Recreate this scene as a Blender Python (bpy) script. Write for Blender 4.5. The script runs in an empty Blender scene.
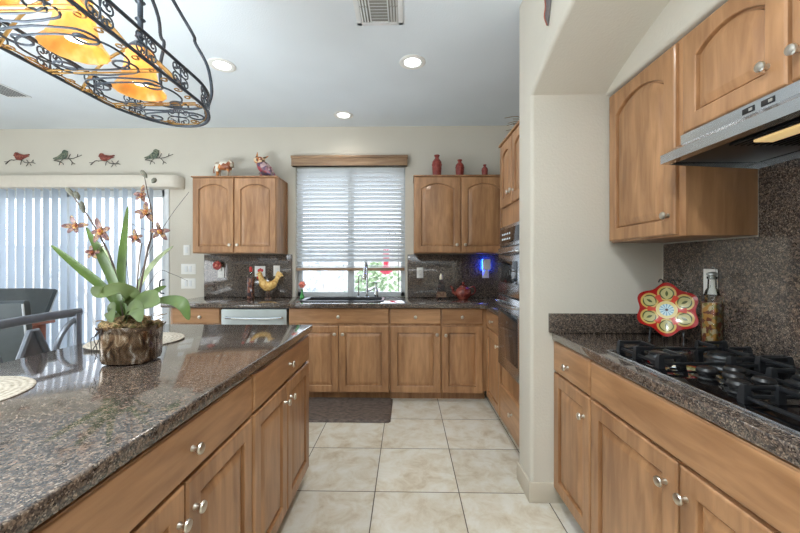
import bpy, bmesh, math, random
from mathutils import Vector, Matrix
random.seed(7)
SC = bpy.context.scene
COL = SC.collection
PI = math.pi

# ------------------------------------------------------------------ camera
FPX, CZ, YAW = 356.0, 1.28, math.atan(6.6 / 356.0)
cam_d = bpy.data.cameras.new('camera')
cam_d.sensor_width = 36.0
cam_d.lens = FPX * 36.0 / 800.0
cam_d.shift_y = -2.5 / 800.0
cam_d.clip_start = 0.02
cam = bpy.data.objects.new('camera', cam_d)
COL.objects.link(cam)
cam.location = (0, 0, CZ)
cam.rotation_euler = (PI / 2, 0, YAW)
SC.camera = cam

# ------------------------------------------------------------------ world, view, large lights
SC.view_settings.view_transform = 'Standard'
SC.view_settings.look = 'None'
SC.view_settings.gamma = 1.0
SC.view_settings.use_curve_mapping = False
SC.view_settings.exposure = 0.0
SC.cycles.max_bounces = 8
SC.cycles.denoising_prefilter = 'NONE'
SC.cycles.sample_clamp_indirect = 6.0

world = bpy.data.worlds.new('world')
SC.world = world
world.use_nodes = True
wn = world.node_tree
wn.nodes.clear()
w_out = wn.nodes.new('ShaderNodeOutputWorld')
w_bg = wn.nodes.new('ShaderNodeBackground')
w_tc = wn.nodes.new('ShaderNodeTexCoord')
w_sep = wn.nodes.new('ShaderNodeSeparateXYZ')
w_ramp = wn.nodes.new('ShaderNodeValToRGB')
wn.links.new(w_tc.outputs['Generated'], w_sep.inputs[0])
wn.links.new(w_sep.outputs['Z'], w_ramp.inputs[0])
w_ramp.color_ramp.elements[0].position = 0.0
w_ramp.color_ramp.elements[0].color = (0.94, 0.97, 1.0, 1)
w_ramp.color_ramp.elements[1].position = 0.7
w_ramp.color_ramp.elements[1].color = (0.76, 0.87, 1.0, 1)
wn.links.new(w_ramp.outputs[0], w_bg.inputs[0])
w_bg.inputs[1].default_value = 4.0
wn.links.new(w_bg.outputs[0], w_out.inputs[0])

def area_light(name, loc, rot, sx, sy, power, color):
    d = bpy.data.lights.new(name, 'AREA')
    d.shape = 'RECTANGLE'; d.size = sx; d.size_y = sy
    d.energy = power; d.color = color
    o = bpy.data.objects.new(name, d)
    COL.objects.link(o)
    o.location = loc; o.rotation_euler = rot
    return o

# added fill lights, no windows: the rear and left walls are closed
area_light('rear_fill', (-2.2, -4.9, 1.5), (PI / 2, 0, 0), 5.2, 2.2, 8, (1.0, 0.98, 0.95))
area_light('left_fill', (-6.15, -0.2, 1.4), (PI / 2, 0, -PI / 2), 2.6, 2.0, 80, (0.90, 0.95, 1.0))
# added up-facing fill lights, out of frame, to brighten the ceiling
area_light('ceiling_fill', (-1.0, -0.5, 1.6), (PI - 0.12, 0, 0), 1.6, 1.2, 55, (0.90, 0.96, 1.0))
area_light('ceiling_fill_left', (-2.2, 0.15, 0.55), (PI, 0, 0), 1.3, 1.3, 140, (0.86, 0.94, 1.0))  # second added upward fill, left of the island
sun_d = bpy.data.lights.new('sun', 'SUN'); sun_d.energy = 3.0; sun_d.angle = 0.01; sun_d.color = (1.0, 0.96, 0.9)
sun = bpy.data.objects.new('sun', sun_d); COL.objects.link(sun)
sun.location = (4, -6, 9); sun.rotation_euler = Vector((-0.35, 0.55, -0.76)).to_track_quat('-Z', 'Y').to_euler()

# ------------------------------------------------------------------ materials
MATS = {}
def nodes_of(name):
    m = bpy.data.materials.new(name)
    m.use_nodes = True
    nt = m.node_tree
    b = nt.nodes['Principled BSDF']
    MATS[name] = m
    return m, nt, b
def N(nt, t, **kw):
    n = nt.nodes.new(t)
    for k, v in kw.items():
        setattr(n, k, v)
    return n
def rgb(r, g, b):
    f = lambda c: (c / 255 / 12.92) if c / 255 <= 0.04045 else ((c / 255 + 0.055) / 1.055) ** 2.4
    return (f(r), f(g), f(b), 1)
def coords(nt, scale=(1, 1, 1), rnd=True):
    tc = N(nt, 'ShaderNodeTexCoord')
    mp = N(nt, 'ShaderNodeMapping')
    mp.inputs['Scale'].default_value = scale
    if rnd:
        oi = N(nt, 'ShaderNodeObjectInfo')
        mul = N(nt, 'ShaderNodeVectorMath', operation='MULTIPLY')
        cmb = N(nt, 'ShaderNodeCombineXYZ')
        for i in range(3):
            nt.links.new(oi.outputs['Random'], cmb.inputs[i])
        mul.inputs[1].default_value = (17.0, 23.0, 31.0)
        nt.links.new(cmb.outputs[0], mul.inputs[0])
        nt.links.new(mul.outputs[0], mp.inputs['Location'])
    nt.links.new(tc.outputs['Object'], mp.inputs['Vector'])
    return mp
def ramp(nt, src, stops):
    r = N(nt, 'ShaderNodeValToRGB')
    e = r.color_ramp.elements
    while len(e) < len(stops):
        e.new(0.5)
    for i, (p, c) in enumerate(stops):
        e[i].position = p; e[i].color = c
    nt.links.new(src, r.inputs[0])
    return r
def bump(nt, b, src, strength, dist=0.01):
    n = N(nt, 'ShaderNodeBump')
    n.inputs['Strength'].default_value = strength
    n.inputs['Distance'].default_value = dist
    nt.links.new(src, n.inputs['Height'])
    nt.links.new(n.outputs[0], b.inputs['Normal'])
def plain(name, col, rough=0.5, metal=0.0, var=0.06, scale=30, coat=0.0, spec=0.5, emit=None, estr=0.0):
    m, nt, b = nodes_of(name)
    mp = coords(nt)
    no = N(nt, 'ShaderNodeTexNoise')
    no.inputs['Scale'].default_value = scale
    no.inputs['Detail'].default_value = 3
    nt.links.new(mp.outputs[0], no.inputs['Vector'])
    c0 = tuple(max(0, c * (1 - var)) for c in col[:3]) + (1,)
    c1 = tuple(min(1, c * (1 + var)) for c in col[:3]) + (1,)
    r = ramp(nt, no.outputs[0], [(0.3, c0), (0.7, c1)])
    nt.links.new(r.outputs[0], b.inputs['Base Color'])
    b.inputs['Roughness'].default_value = rough
    b.inputs['Metallic'].default_value = metal
    b.inputs['Coat Weight'].default_value = coat
    b.inputs['Specular IOR Level'].default_value = spec
    if emit:
        b.inputs['Emission Color'].default_value = emit
        b.inputs['Emission Strength'].default_value = estr
    return m
def wood(name, scale, light, dark, rough=0.38):
    m, nt, b = nodes_of(name)
    mp = coords(nt, scale)
    n1 = N(nt, 'ShaderNodeTexNoise')
    n1.inputs['Scale'].default_value = 5.0; n1.inputs['Detail'].default_value = 5
    n1.inputs['Distortion'].default_value = 0.5
    nt.links.new(mp.outputs[0], n1.inputs['Vector'])
    n2 = N(nt, 'ShaderNodeTexNoise')
    n2.inputs['Scale'].default_value = 1.3; n2.inputs['Detail'].default_value = 2
    nt.links.new(mp.outputs[0], n2.inputs['Vector'])
    mx = N(nt, 'ShaderNodeMix'); mx.data_type = 'FLOAT'
    mx.inputs[0].default_value = 0.5
    nt.links.new(n1.outputs[0], mx.inputs[2]); nt.links.new(n2.outputs[0], mx.inputs[3])
    r = ramp(nt, mx.outputs[0], [(0.36, dark), (0.52, tuple((a + c) / 2 for a, c in zip(light, dark))), (0.66, light)])
    nt.links.new(r.outputs[0], b.inputs['Base Color'])
    b.inputs['Roughness'].default_value = rough
    b.inputs['Coat Weight'].default_value = 0.28
    b.inputs['Coat Roughness'].default_value = 0.14
    return m
WL, WD = rgb(188, 142, 100), rgb(140, 99, 65)
M_WV = wood('maple_upright_grain', (6, 6, 0.9), WL, WD)
M_WH = wood('maple_level_grain', (0.9, 0.9, 6), WL, WD)
M_DARKWOOD = wood('reddish_table_wood', (1, 1, 7), rgb(150, 80, 50), rgb(115, 58, 36))
def granite(name, pale):
    m, nt, b = nodes_of(name)
    mp = coords(nt, rnd=False)
    v1 = N(nt, 'ShaderNodeTexVoronoi'); v1.inputs['Scale'].default_value = 310
    v2 = N(nt, 'ShaderNodeTexVoronoi'); v2.inputs['Scale'].default_value = 125
    no = N(nt, 'ShaderNodeTexNoise'); no.inputs['Scale'].default_value = 6; no.inputs['Detail'].default_value = 4
    for n in (v1, v2, no):
        nt.links.new(mp.outputs[0], n.inputs['Vector'])
    s1 = N(nt, 'ShaderNodeSeparateColor'); nt.links.new(v1.outputs['Color'], s1.inputs[0])
    s2 = N(nt, 'ShaderNodeSeparateColor'); nt.links.new(v2.outputs['Color'], s2.inputs[0])
    k = pale
    r1 = ramp(nt, s1.outputs[0], [(0.0, rgb(22 * k, 19 * k, 18 * k)), (0.35, rgb(58 * k, 53 * k, 51 * k)), (0.62, rgb(90 * k, 81 * k, 75 * k)), (0.86, rgb(128 * k, 113 * k, 100 * k)), (1.0, rgb(176 * k, 162 * k, 146 * k))])
    r2 = ramp(nt, s2.outputs[1], [(0.0, rgb(24 * k, 21 * k, 21 * k)), (0.55, rgb(74 * k, 66 * k, 62 * k)), (1.0, rgb(128 * k, 108 * k, 92 * k))])
    mx = N(nt, 'ShaderNodeMix'); mx.data_type = 'RGBA'
    f = ramp(nt, no.outputs[0], [(0.35, (0.35, 0.35, 0.35, 1)), (0.65, (0.65, 0.65, 0.65, 1))])
    nt.links.new(f.outputs[0], mx.inputs[0])
    nt.links.new(r1.outputs[0], mx.inputs[6]); nt.links.new(r2.outputs[0], mx.inputs[7])
    nt.links.new(mx.outputs[2], b.inputs['Base Color'])
    b.inputs['Roughness'].default_value = 0.09
    b.inputs['Specular IOR Level'].default_value = 0.6
    b.inputs['Coat Weight'].default_value = 0.4
    b.inputs['Coat Roughness'].default_value = 0.03
    return m
M_GRAN = granite('brown_speckled_granite', 1.0)
def plaster(name, col, sc=90, st=0.25, var=0.03):
    m, nt, b = nodes_of(name)
    mp = coords(nt, rnd=False)
    no = N(nt, 'ShaderNodeTexNoise'); no.inputs['Scale'].default_value = sc; no.inputs['Detail'].default_value = 3
    nt.links.new(mp.outputs[0], no.inputs['Vector'])
    n2 = N(nt, 'ShaderNodeTexNoise'); n2.inputs['Scale'].default_value = 1.5
    nt.links.new(mp.outputs[0], n2.inputs['Vector'])
    c0 = tuple(c * (1 - var) for c in col[:3]) + (1,); c1 = tuple(min(1, c * (1 + var)) for c in col[:3]) + (1,)
    r = ramp(nt, n2.outputs[0], [(0.3, c0), (0.7, c1)])
    nt.links.new(r.outputs[0], b.inputs['Base Color'])
    b.inputs['Roughness'].default_value = 0.8
    b.inputs['Specular IOR Level'].default_value = 0.25
    bump(nt, b, no.outputs[0], st, 0.006)
    return m
M_WALL = plaster('textured_wall_paint', rgb(206, 200, 187))
M_CEIL = plaster('textured_ceiling_paint', rgb(226, 233, 238), 110, 0.3)
def tile_mat():
    m, nt, b = nodes_of('travertine_floor_tile')
    tc = N(nt, 'ShaderNodeTexCoord')
    mp = N(nt, 'ShaderNodeMapping')
    T = 0.471
    mp.inputs['Location'].default_value = (-0.2934 / T + 20, -2.470 / T + 20, 0)
    mp.inputs['Scale'].default_value = (1 / T, 1 / T, 1)
    nt.links.new(tc.outputs['Object'], mp.inputs['Vector'])
    br = N(nt, 'ShaderNodeTexBrick')
    br.offset = 0.0; br.squash = 1.0
    br.inputs['Scale'].default_value = 1.0
    br.inputs['Mortar Size'].default_value = 0.006
    br.inputs['Mortar Smooth'].default_value = 0.15
    br.inputs['Brick Width'].default_value = 1.0; br.inputs['Row Height'].default_value = 1.0
    br.inputs['Color1'].default_value = (0, 0, 0, 1); br.inputs['Color2'].default_value = (1, 1, 1, 1)
    nt.links.new(mp.outputs[0], br.inputs['Vector'])
    fl = N(nt, 'ShaderNodeVectorMath', operation='FLOOR'); nt.links.new(mp.outputs[0], fl.inputs[0])
    wh = N(nt, 'ShaderNodeTexWhiteNoise'); nt.links.new(fl.outputs[0], wh.inputs['Vector'])
    off = N(nt, 'ShaderNodeVectorMath', operation='MULTIPLY_ADD')
    nt.links.new(wh.outputs['Color'], off.inputs[0]); off.inputs[1].default_value = (9, 9, 9)
    nt.links.new(mp.outputs[0], off.inputs[2])
    no = N(nt, 'ShaderNodeTexNoise'); no.inputs['Scale'].default_value = 3.6; no.inputs['Detail'].default_value = 9
    no.inputs['Roughness'].default_value = 0.68; no.inputs['Distortion'].default_value = 0.5
    nt.links.new(off.outputs[0], no.inputs['Vector'])
    r = ramp(nt, no.outputs[0], [(0.30, rgb(186, 170, 144)), (0.46, rgb(208, 199, 180)), (0.56, rgb(215, 210, 197)), (0.72, rgb(222, 219, 211))])
    wv = N(nt, 'ShaderNodeMapRange'); nt.links.new(wh.outputs['Value'], wv.inputs[0])
    wv.inputs[3].default_value = 0.93; wv.inputs[4].default_value = 1.03
    hv = N(nt, 'ShaderNodeHueSaturation'); nt.links.new(wv.outputs[0], hv.inputs['Value']); nt.links.new(r.outputs[0], hv.inputs['Color'])
    mx = N(nt, 'ShaderNodeMix'); mx.data_type = 'RGBA'
    nt.links.new(br.outputs['Fac'], mx.inputs[0]); nt.links.new(hv.outputs[0], mx.inputs[6])
    mx.inputs[7].default_value = rgb(80, 70, 58)
    nt.links.new(mx.outputs[2], b.inputs['Base Color'])
    b.inputs['Roughness'].default_value = 0.42
    b.inputs['Specular IOR Level'].default_value = 0.35
    inv = N(nt, 'ShaderNodeMath', operation='SUBTRACT'); inv.inputs[0].default_value = 1.0
    nt.links.new(br.outputs['Fac'], inv.inputs[1])
    bump(nt, b, inv.outputs[0], 0.4, 0.004)
    return m
M_TILE = tile_mat()
M_BASET = plaster('beige_baseboard_tile', rgb(200, 191, 174), 8, 0.05, 0.08)
M_NICK = plain('brushed_nickel', rgb(205, 198, 186), 0.28, 1.0)
M_STEEL = plain('stainless_steel', rgb(200, 204, 208), 0.24, 1.0, 0.04, 12)
M_STEELD = plain('brushed_dishwasher_steel', rgb(166, 171, 169), 0.45, 1.0, 0.04, 12)
M_CHROME = plain('polished_chrome', rgb(215, 220, 225), 0.10, 1.0)
M_BGLASS = plain('black_ceramic_glass', rgb(10, 10, 12), 0.05, 0, 0.0, coat=0.5)
M_OVENG = plain('dark_oven_glass', rgb(34, 40, 46), 0.06, 0, 0.0, coat=0.4)
M_IRON = plain('matt_cast_iron', rgb(30, 32, 35), 0.36, 0.2, 0.15, 60)
M_BPLAST = plain('black_plastic', rgb(20, 20, 22), 0.35)
M_WPLAST = plain('white_plastic', rgb(236, 235, 230), 0.35, 0, 0.02)
M_WFRAME = plain('white_vinyl', rgb(226, 230, 232), 0.4, 0, 0.02)
M_GFRAME = plain('grey_aluminium_window_frame', rgb(205, 210, 214), 0.4, 0, 0.03)
def add_translucency(m, col, fac):
    nt = m.node_tree; b = nt.nodes['Principled BSDF']; out = nt.nodes['Material Output']
    tr = N(nt, 'ShaderNodeBsdfTranslucent'); tr.inputs[0].default_value = col
    mx = N(nt, 'ShaderNodeMixShader'); mx.inputs[0].default_value = fac
    nt.links.new(b.outputs[0], mx.inputs[1]); nt.links.new(tr.outputs[0], mx.inputs[2]); nt.links.new(mx.outputs[0], out.inputs[0])
M_SLAT = plain('white_blind_slat', rgb(232, 234, 234), 0.42, 0, 0.02)
M_VSLAT = plain('white_vertical_vane', rgb(214, 222, 230), 0.5, 0, 0.02)
add_translucency(M_VSLAT, (0.9, 0.94, 0.98, 1), 0.40)
add_translucency(M_SLAT, (0.9, 0.93, 0.96, 1), 0.30)
M_VALW = plain('cream_valance', rgb(216, 208, 194), 0.55, 0, 0.02)
M_HEAD = wood('driftwood_headrail', (1, 1, 9), rgb(176, 144, 110), rgb(130, 100, 74))
M_SPLASTER = plain('white_metal_register', rgb(226, 228, 228), 0.45, 0, 0.02)
M_DUCT = plain('dim_duct', rgb(150, 147, 140), 0.7)
M_BRONZE = plain('dark_bronze_iron', rgb(74, 80, 88), 0.4, 0.65, 0.25, 40)
M_LAMPLIT = plain('lamplit_iron', rgb(150, 115, 62), 0.4, 0.6, 0.25, 40)  # dark iron with the warm glow of the lamps put into its colour
M_CHAIRM = plain('grey_metal_frame', rgb(122, 127, 136), 0.38, 0.7, 0.08)
M_SLING = plain('grey_green_leather', rgb(66, 73, 76), 0.45, 0, 0.08, 20)
M_PIPING = plain('pale_grey_piping', rgb(176, 180, 184), 0.5)
M_LEAF = plain('green_strap_leaf', rgb(82, 106, 44), 0.42, 0, 0.25, 14)
M_LEAF2 = plain('dusty_broad_leaf', rgb(88, 104, 58), 0.5, 0, 0.3, 14)
M_LEAF3 = plain('pale_leaf', rgb(160, 172, 132), 0.5, 0, 0.15, 10)
M_STEM = plain('brown_orchid_stem', rgb(96, 82, 74), 0.6, 0, 0.2)
M_BUD = plain('dull_green_bud', rgb(98, 98, 84), 0.55, 0, 0.3, 40)
M_TWIG = plain('dark_twig', rgb(60, 54, 50), 0.7, 0, 0.2)
def spotted(name, cols, scale, rough=0.5, bumpy=0.0, metal=0.0):
    m, nt, b = nodes_of(name)
    mp = coords(nt)
    v = N(nt, 'ShaderNodeTexVoronoi'); v.inputs['Scale'].default_value = scale
    no = N(nt, 'ShaderNodeTexNoise'); no.inputs['Scale'].default_value = scale * 0.7; no.inputs['Detail'].default_value = 4
    nt.links.new(mp.outputs[0], no.inputs['Vector'])
    ad = N(nt, 'ShaderNodeVectorMath', operation='MULTIPLY_ADD')
    nt.links.new(no.outputs['Color'], ad.inputs[0]); ad.inputs[1].default_value = (0.03, 0.03, 0.03)
    nt.links.new(mp.outputs[0], ad.inputs[2])
    nt.links.new(ad.outputs[0], v.inputs['Vector'])
    s = N(nt, 'ShaderNodeSeparateColor'); nt.links.new(v.outputs['Color'], s.inputs[0])
    n = len(cols)
    r = ramp(nt, s.outputs[0], [(i / n, c) for i, c in enumerate(cols)])
    r.color_ramp.interpolation = 'CONSTANT'
    nt.links.new(r.outputs[0], b.inputs['Base Color'])
    b.inputs['Roughness'].default_value = rough
    b.inputs['Metallic'].default_value = metal
    if bumpy:
        bump(nt, b, no.outputs[0], bumpy, 0.01)
    return m
M_PETAL = spotted('speckled_orchid_petal', [rgb(140, 106, 98), rgb(98, 62, 58), rgb(166, 140, 92), rgb(80, 48, 50), rgb(132, 98, 96)], 150)
M_LIP = spotted('rust_orchid_lip', [rgb(160, 78, 44), rgb(200, 152, 70), rgb(112, 44, 38)], 170)
M_MOSS = spotted('dry_moss', [rgb(150, 122, 84), rgb(108, 100, 58), rgb(176, 146, 104), rgb(96, 74, 50)], 120, 0.9, 1.0)
def mercury():
    m, nt, b = nodes_of('mottled_mercury_glass')
    mp = coords(nt, (1, 1, 0.45))
    no = N(nt, 'ShaderNodeTexNoise'); no.inputs['Scale'].default_value = 42; no.inputs['Detail'].default_value = 6; no.inputs['Distortion'].default_value = 0.8
    nt.links.new(mp.outputs[0], no.inputs['Vector'])
    r = ramp(nt, no.outputs[0], [(0.34, rgb(62, 48, 40)), (0.48, rgb(118, 94, 72)), (0.58, rgb(150, 132, 112)), (0.68, rgb(206, 200, 192))])
    nt.links.new(r.outputs[0], b.inputs['Base Color'])
    b.inputs['Metallic'].default_value = 0.75; b.inputs['Roughness'].default_value = 0.12
    bump(nt, b, no.outputs[0], 0.35, 0.006)
    return m
M_MERC = mercury()
def placemat_mat():
    m, nt, b = nodes_of('woven_placemat')
    tc = N(nt, 'ShaderNodeTexCoord')
    ln = N(nt, 'ShaderNodeVectorMath', operation='LENGTH')
    nt.links.new(tc.outputs['Object'], ln.inputs[0])
    w = N(nt, 'ShaderNodeMath', operation='MULTIPLY'); nt.links.new(ln.outputs['Value'], w.inputs[0]); w.inputs[1].default_value = 380
    sn = N(nt, 'ShaderNodeMath', operation='SINE'); nt.links.new(w.outputs[0], sn.inputs[0])
    no = N(nt, 'ShaderNodeTexNoise'); no.inputs['Scale'].default_value = 120
    nt.links.new(tc.outputs['Object'], no.inputs['Vector'])
    ad = N(nt, 'ShaderNodeMath', operation='MULTIPLY_ADD'); nt.links.new(sn.outputs[0], ad.inputs[0]); ad.inputs[1].default_value = 0.10
    nt.links.new(no.outputs[0], ad.inputs[2])
    r = ramp(nt, ad.outputs[0], [(0.3, rgb(150, 140, 124)), (0.65, rgb(200, 191, 176))])
    nt.links.new(r.outputs[0], b.inputs['Base Color']); b.inputs['Roughness'].default_value = 0.85
    bump(nt, b, ad.outputs[0], 0.5, 0.004)
    return m
M_PMAT = placemat_mat()
def thin_glass(name, tint, refl=0.5):
    m, nt, b = nodes_of(name)
    out = nt.nodes['Material Output']
    nt.nodes.remove(b)
    tr = N(nt, 'ShaderNodeBsdfTransparent'); tr.inputs[0].default_value = tint
    gl = N(nt, 'ShaderNodeBsdfGlossy'); gl.inputs['Roughness'].default_value = 0.02
    fr = N(nt, 'ShaderNodeFresnel'); fr.inputs[0].default_value = 1.45
    mu = N(nt, 'ShaderNodeMath', operation='MULTIPLY'); nt.links.new(fr.outputs[0], mu.inputs[0]); mu.inputs[1].default_value = refl
    mx = N(nt, 'ShaderNodeMixShader')
    nt.links.new(mu.outputs[0], mx.inputs[0]); nt.links.new(tr.outputs[0], mx.inputs[1]); nt.links.new(gl.outputs[0], mx.inputs[2])
    nt.links.new(mx.outputs[0], out.inputs[0])
    return m
M_PANE = thin_glass('window_pane', (0.95, 0.97, 1.0, 1), 0.6)
M_CLEAR = thin_glass('clear_bottle_glass', (0.92, 0.94, 0.93, 1), 1.2)
def amber_glass():
    m, nt, b = nodes_of('amber_scavo_glass')
    mp = coords(nt)
    no = N(nt, 'ShaderNodeTexNoise'); no.inputs['Scale'].default_value = 18; no.inputs['Detail'].default_value = 5
    nt.links.new(mp.outputs[0], no.inputs['Vector'])
    r = ramp(nt, no.outputs[0], [(0.32, rgb(206, 120, 34)), (0.5, rgb(238, 168, 72)), (0.7, rgb(252, 214, 140))])
    nt.links.new(r.outputs[0], b.inputs['Base Color'])
    b.inputs['Roughness'].default_value = 0.3
    nt.links.new(r.outputs[0], b.inputs['Emission Color'])
    b.inputs['Emission Strength'].default_value = 0.06
    return m
M_AMBER = amber_glass()
add_translucency(M_AMBER, (1.0, 0.78, 0.42, 1), 0.5)
M_BULB = plain('lit_bulb', (1, 1, 1, 1), 0.4, 0, 0, emit=(1.0, 0.95, 0.85, 1), estr=4.0)
M_LED = plain('lit_downlight', (1, 1, 1, 1), 0.4, 0, 0, emit=(0.93, 0.97, 1.0, 1), estr=5.0)
M_BLUE = plain('blue_night_light', rgb(30, 60, 255), 0.4, 0, 0, emit=(0.01, 0.06, 1.0, 1), estr=45.0)
M_YELLOW = plain('lit_hood_lens', rgb(230, 190, 120), 0.4, 0, 0, emit=(1.0, 0.72, 0.35, 1), estr=0.5)
M_FILT = plain('dark_hood_filter', rgb(26, 27, 30), 0.35, 0.5)
M_HOODU = plain('dark_hood_underside', rgb(38, 39, 41), 0.3, 0.7)
def mat_rug():
    m, nt, b = nodes_of('dark_cushioned_mat')
    mp = coords(nt, (1, 2.2, 1))
    no = N(nt, 'ShaderNodeTexNoise'); no.inputs['Scale'].default_value = 28; no.inputs['Detail'].default_value = 5
    nt.links.new(mp.outputs[0], no.inputs['Vector'])
    r = ramp(nt, no.outputs[0], [(0.3, rgb(66, 57, 52)), (0.7, rgb(116, 102, 93))])
    nt.links.new(r.outputs[0], b.inputs['Base Color']); b.inputs['Roughness'].default_value = 0.7
    bump(nt, b, no.outputs[0], 0.4, 0.005)
    return m
M_RUG = mat_rug()
M_RUST = spotted('rust_red_painted_metal', [rgb(132, 64, 52), rgb(108, 50, 42), rgb(150, 84, 66)], 70, 0.6)
M_GREENB = spotted('weathered_green_metal', [rgb(92, 104, 88), rgb(70, 82, 72), rgb(122, 126, 104)], 70, 0.6)
M_COW = spotted('painted_cow_pattern', [rgb(232, 222, 206), rgb(212, 136, 70), rgb(150, 84, 50), rgb(238, 230, 214), rgb(176, 160, 140), rgb(180, 110, 70)], 28, 0.35)
M_OWLB = spotted('plum_striped_paint', [rgb(134, 88, 100), rgb(190, 160, 160), rgb(92, 74, 100), rgb(166, 70, 78), rgb(120, 96, 90)], 34, 0.35)
M_OWLH = spotted('orange_patterned_paint', [rgb(206, 130, 70), rgb(232, 200, 160), rgb(150, 76, 52), rgb(96, 84, 60)], 40, 0.35)
M_REDCER = spotted('carved_red_ceramic', [rgb(140, 54, 46), rgb(126, 46, 40), rgb(156, 72, 62)], 60, 0.4, 0.4)
M_TEAPOT = spotted('red_crackle_ceramic', [rgb(124, 54, 46), rgb(104, 40, 36), rgb(142, 74, 60)], 40, 0.18)
M_ROOST = spotted('straw_rooster_paint', [rgb(214, 172, 96), rgb(196, 148, 76), rgb(226, 190, 120)], 50, 0.5)
M_RED = plain('bright_red_paint', rgb(186, 36, 32), 0.4)
M_FLRED = spotted('red_flower_glass', [rgb(176, 60, 54), rgb(150, 44, 44), rgb(206, 110, 96)], 90, 0.3)
M_PINK = plain('pink_petal', rgb(226, 130, 112), 0.5, 0, 0.2)
M_GREENG = plain('green_glass', rgb(60, 160, 80), 0.12, 0, 0.1, coat=0.4)
M_OLIVE = spotted('pickled_fruit', [rgb(166, 84, 46), rgb(196, 142, 64), rgb(120, 58, 36), rgb(206, 186, 146), rgb(146, 130, 66)], 60, 0.3)
M_DARKB = spotted('dark_bottle_label', [rgb(40, 32, 34), rgb(64, 44, 40), rgb(28, 24, 28)], 40, 0.2)
M_AMBB = spotted('painted_bottle_base', [rgb(96, 66, 52), rgb(66, 46, 40), rgb(120, 92, 70)], 60, 0.25)
M_PEPPER = spotted('pickled_peppers', [rgb(120, 70, 56), rgb(84, 60, 56), rgb(150, 110, 90), rgb(70, 56, 58)], 50, 0.12)
M_BURN = plain('dark_burner_steel', rgb(100, 102, 104), 0.35, 0.9)
M_CREAM = plain('cream_stopper', rgb(226, 214, 190), 0.5)
M_SINK = plain('dark_composite_sink', rgb(48, 48, 52), 0.3)
M_GRASS = plain('dried_grass', rgb(126, 104, 70), 0.8, 0, 0.2)
M_DISP = plain('black_display', rgb(16, 18, 20), 0.1, coat=0.4)
M_DIGIT = plain('pale_display_marks', rgb(200, 210, 214), 0.4, emit=(0.8, 0.9, 1, 1), estr=0.3)
M_PATIO = plaster('concrete_patio', rgb(196, 196, 194), 20, 0.2, 0.06)
M_BLOCK = plaster('painted_block_wall', rgb(206, 200, 190), 20, 0.3, 0.06)
M_SHRUB = spotted('shrub_foliage', [rgb(150, 172, 132), rgb(128, 152, 112), rgb(172, 188, 152), rgb(190, 200, 176)], 25, 0.8)
M_SILVER = spotted('silvery_foliage', [rgb(206, 208, 212), rgb(192, 196, 198), rgb(216, 216, 220)], 25, 0.8)
M_PALEBARK = plain('pale_bark', rgb(190, 184, 176), 0.8)
M_FEED = plain('red_feeder_plastic', rgb(226, 60, 84), 0.3)
M_ART = plain('grey_metal_feather', rgb(120, 116, 116), 0.4, 0.4, 0.15)
M_ARTR = plain('copper_edge', rgb(168, 96, 78), 0.4, 0.4, 0.1)
M_TEAL = plain('teal_bead', rgb(60, 140, 130), 0.3)

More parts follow.
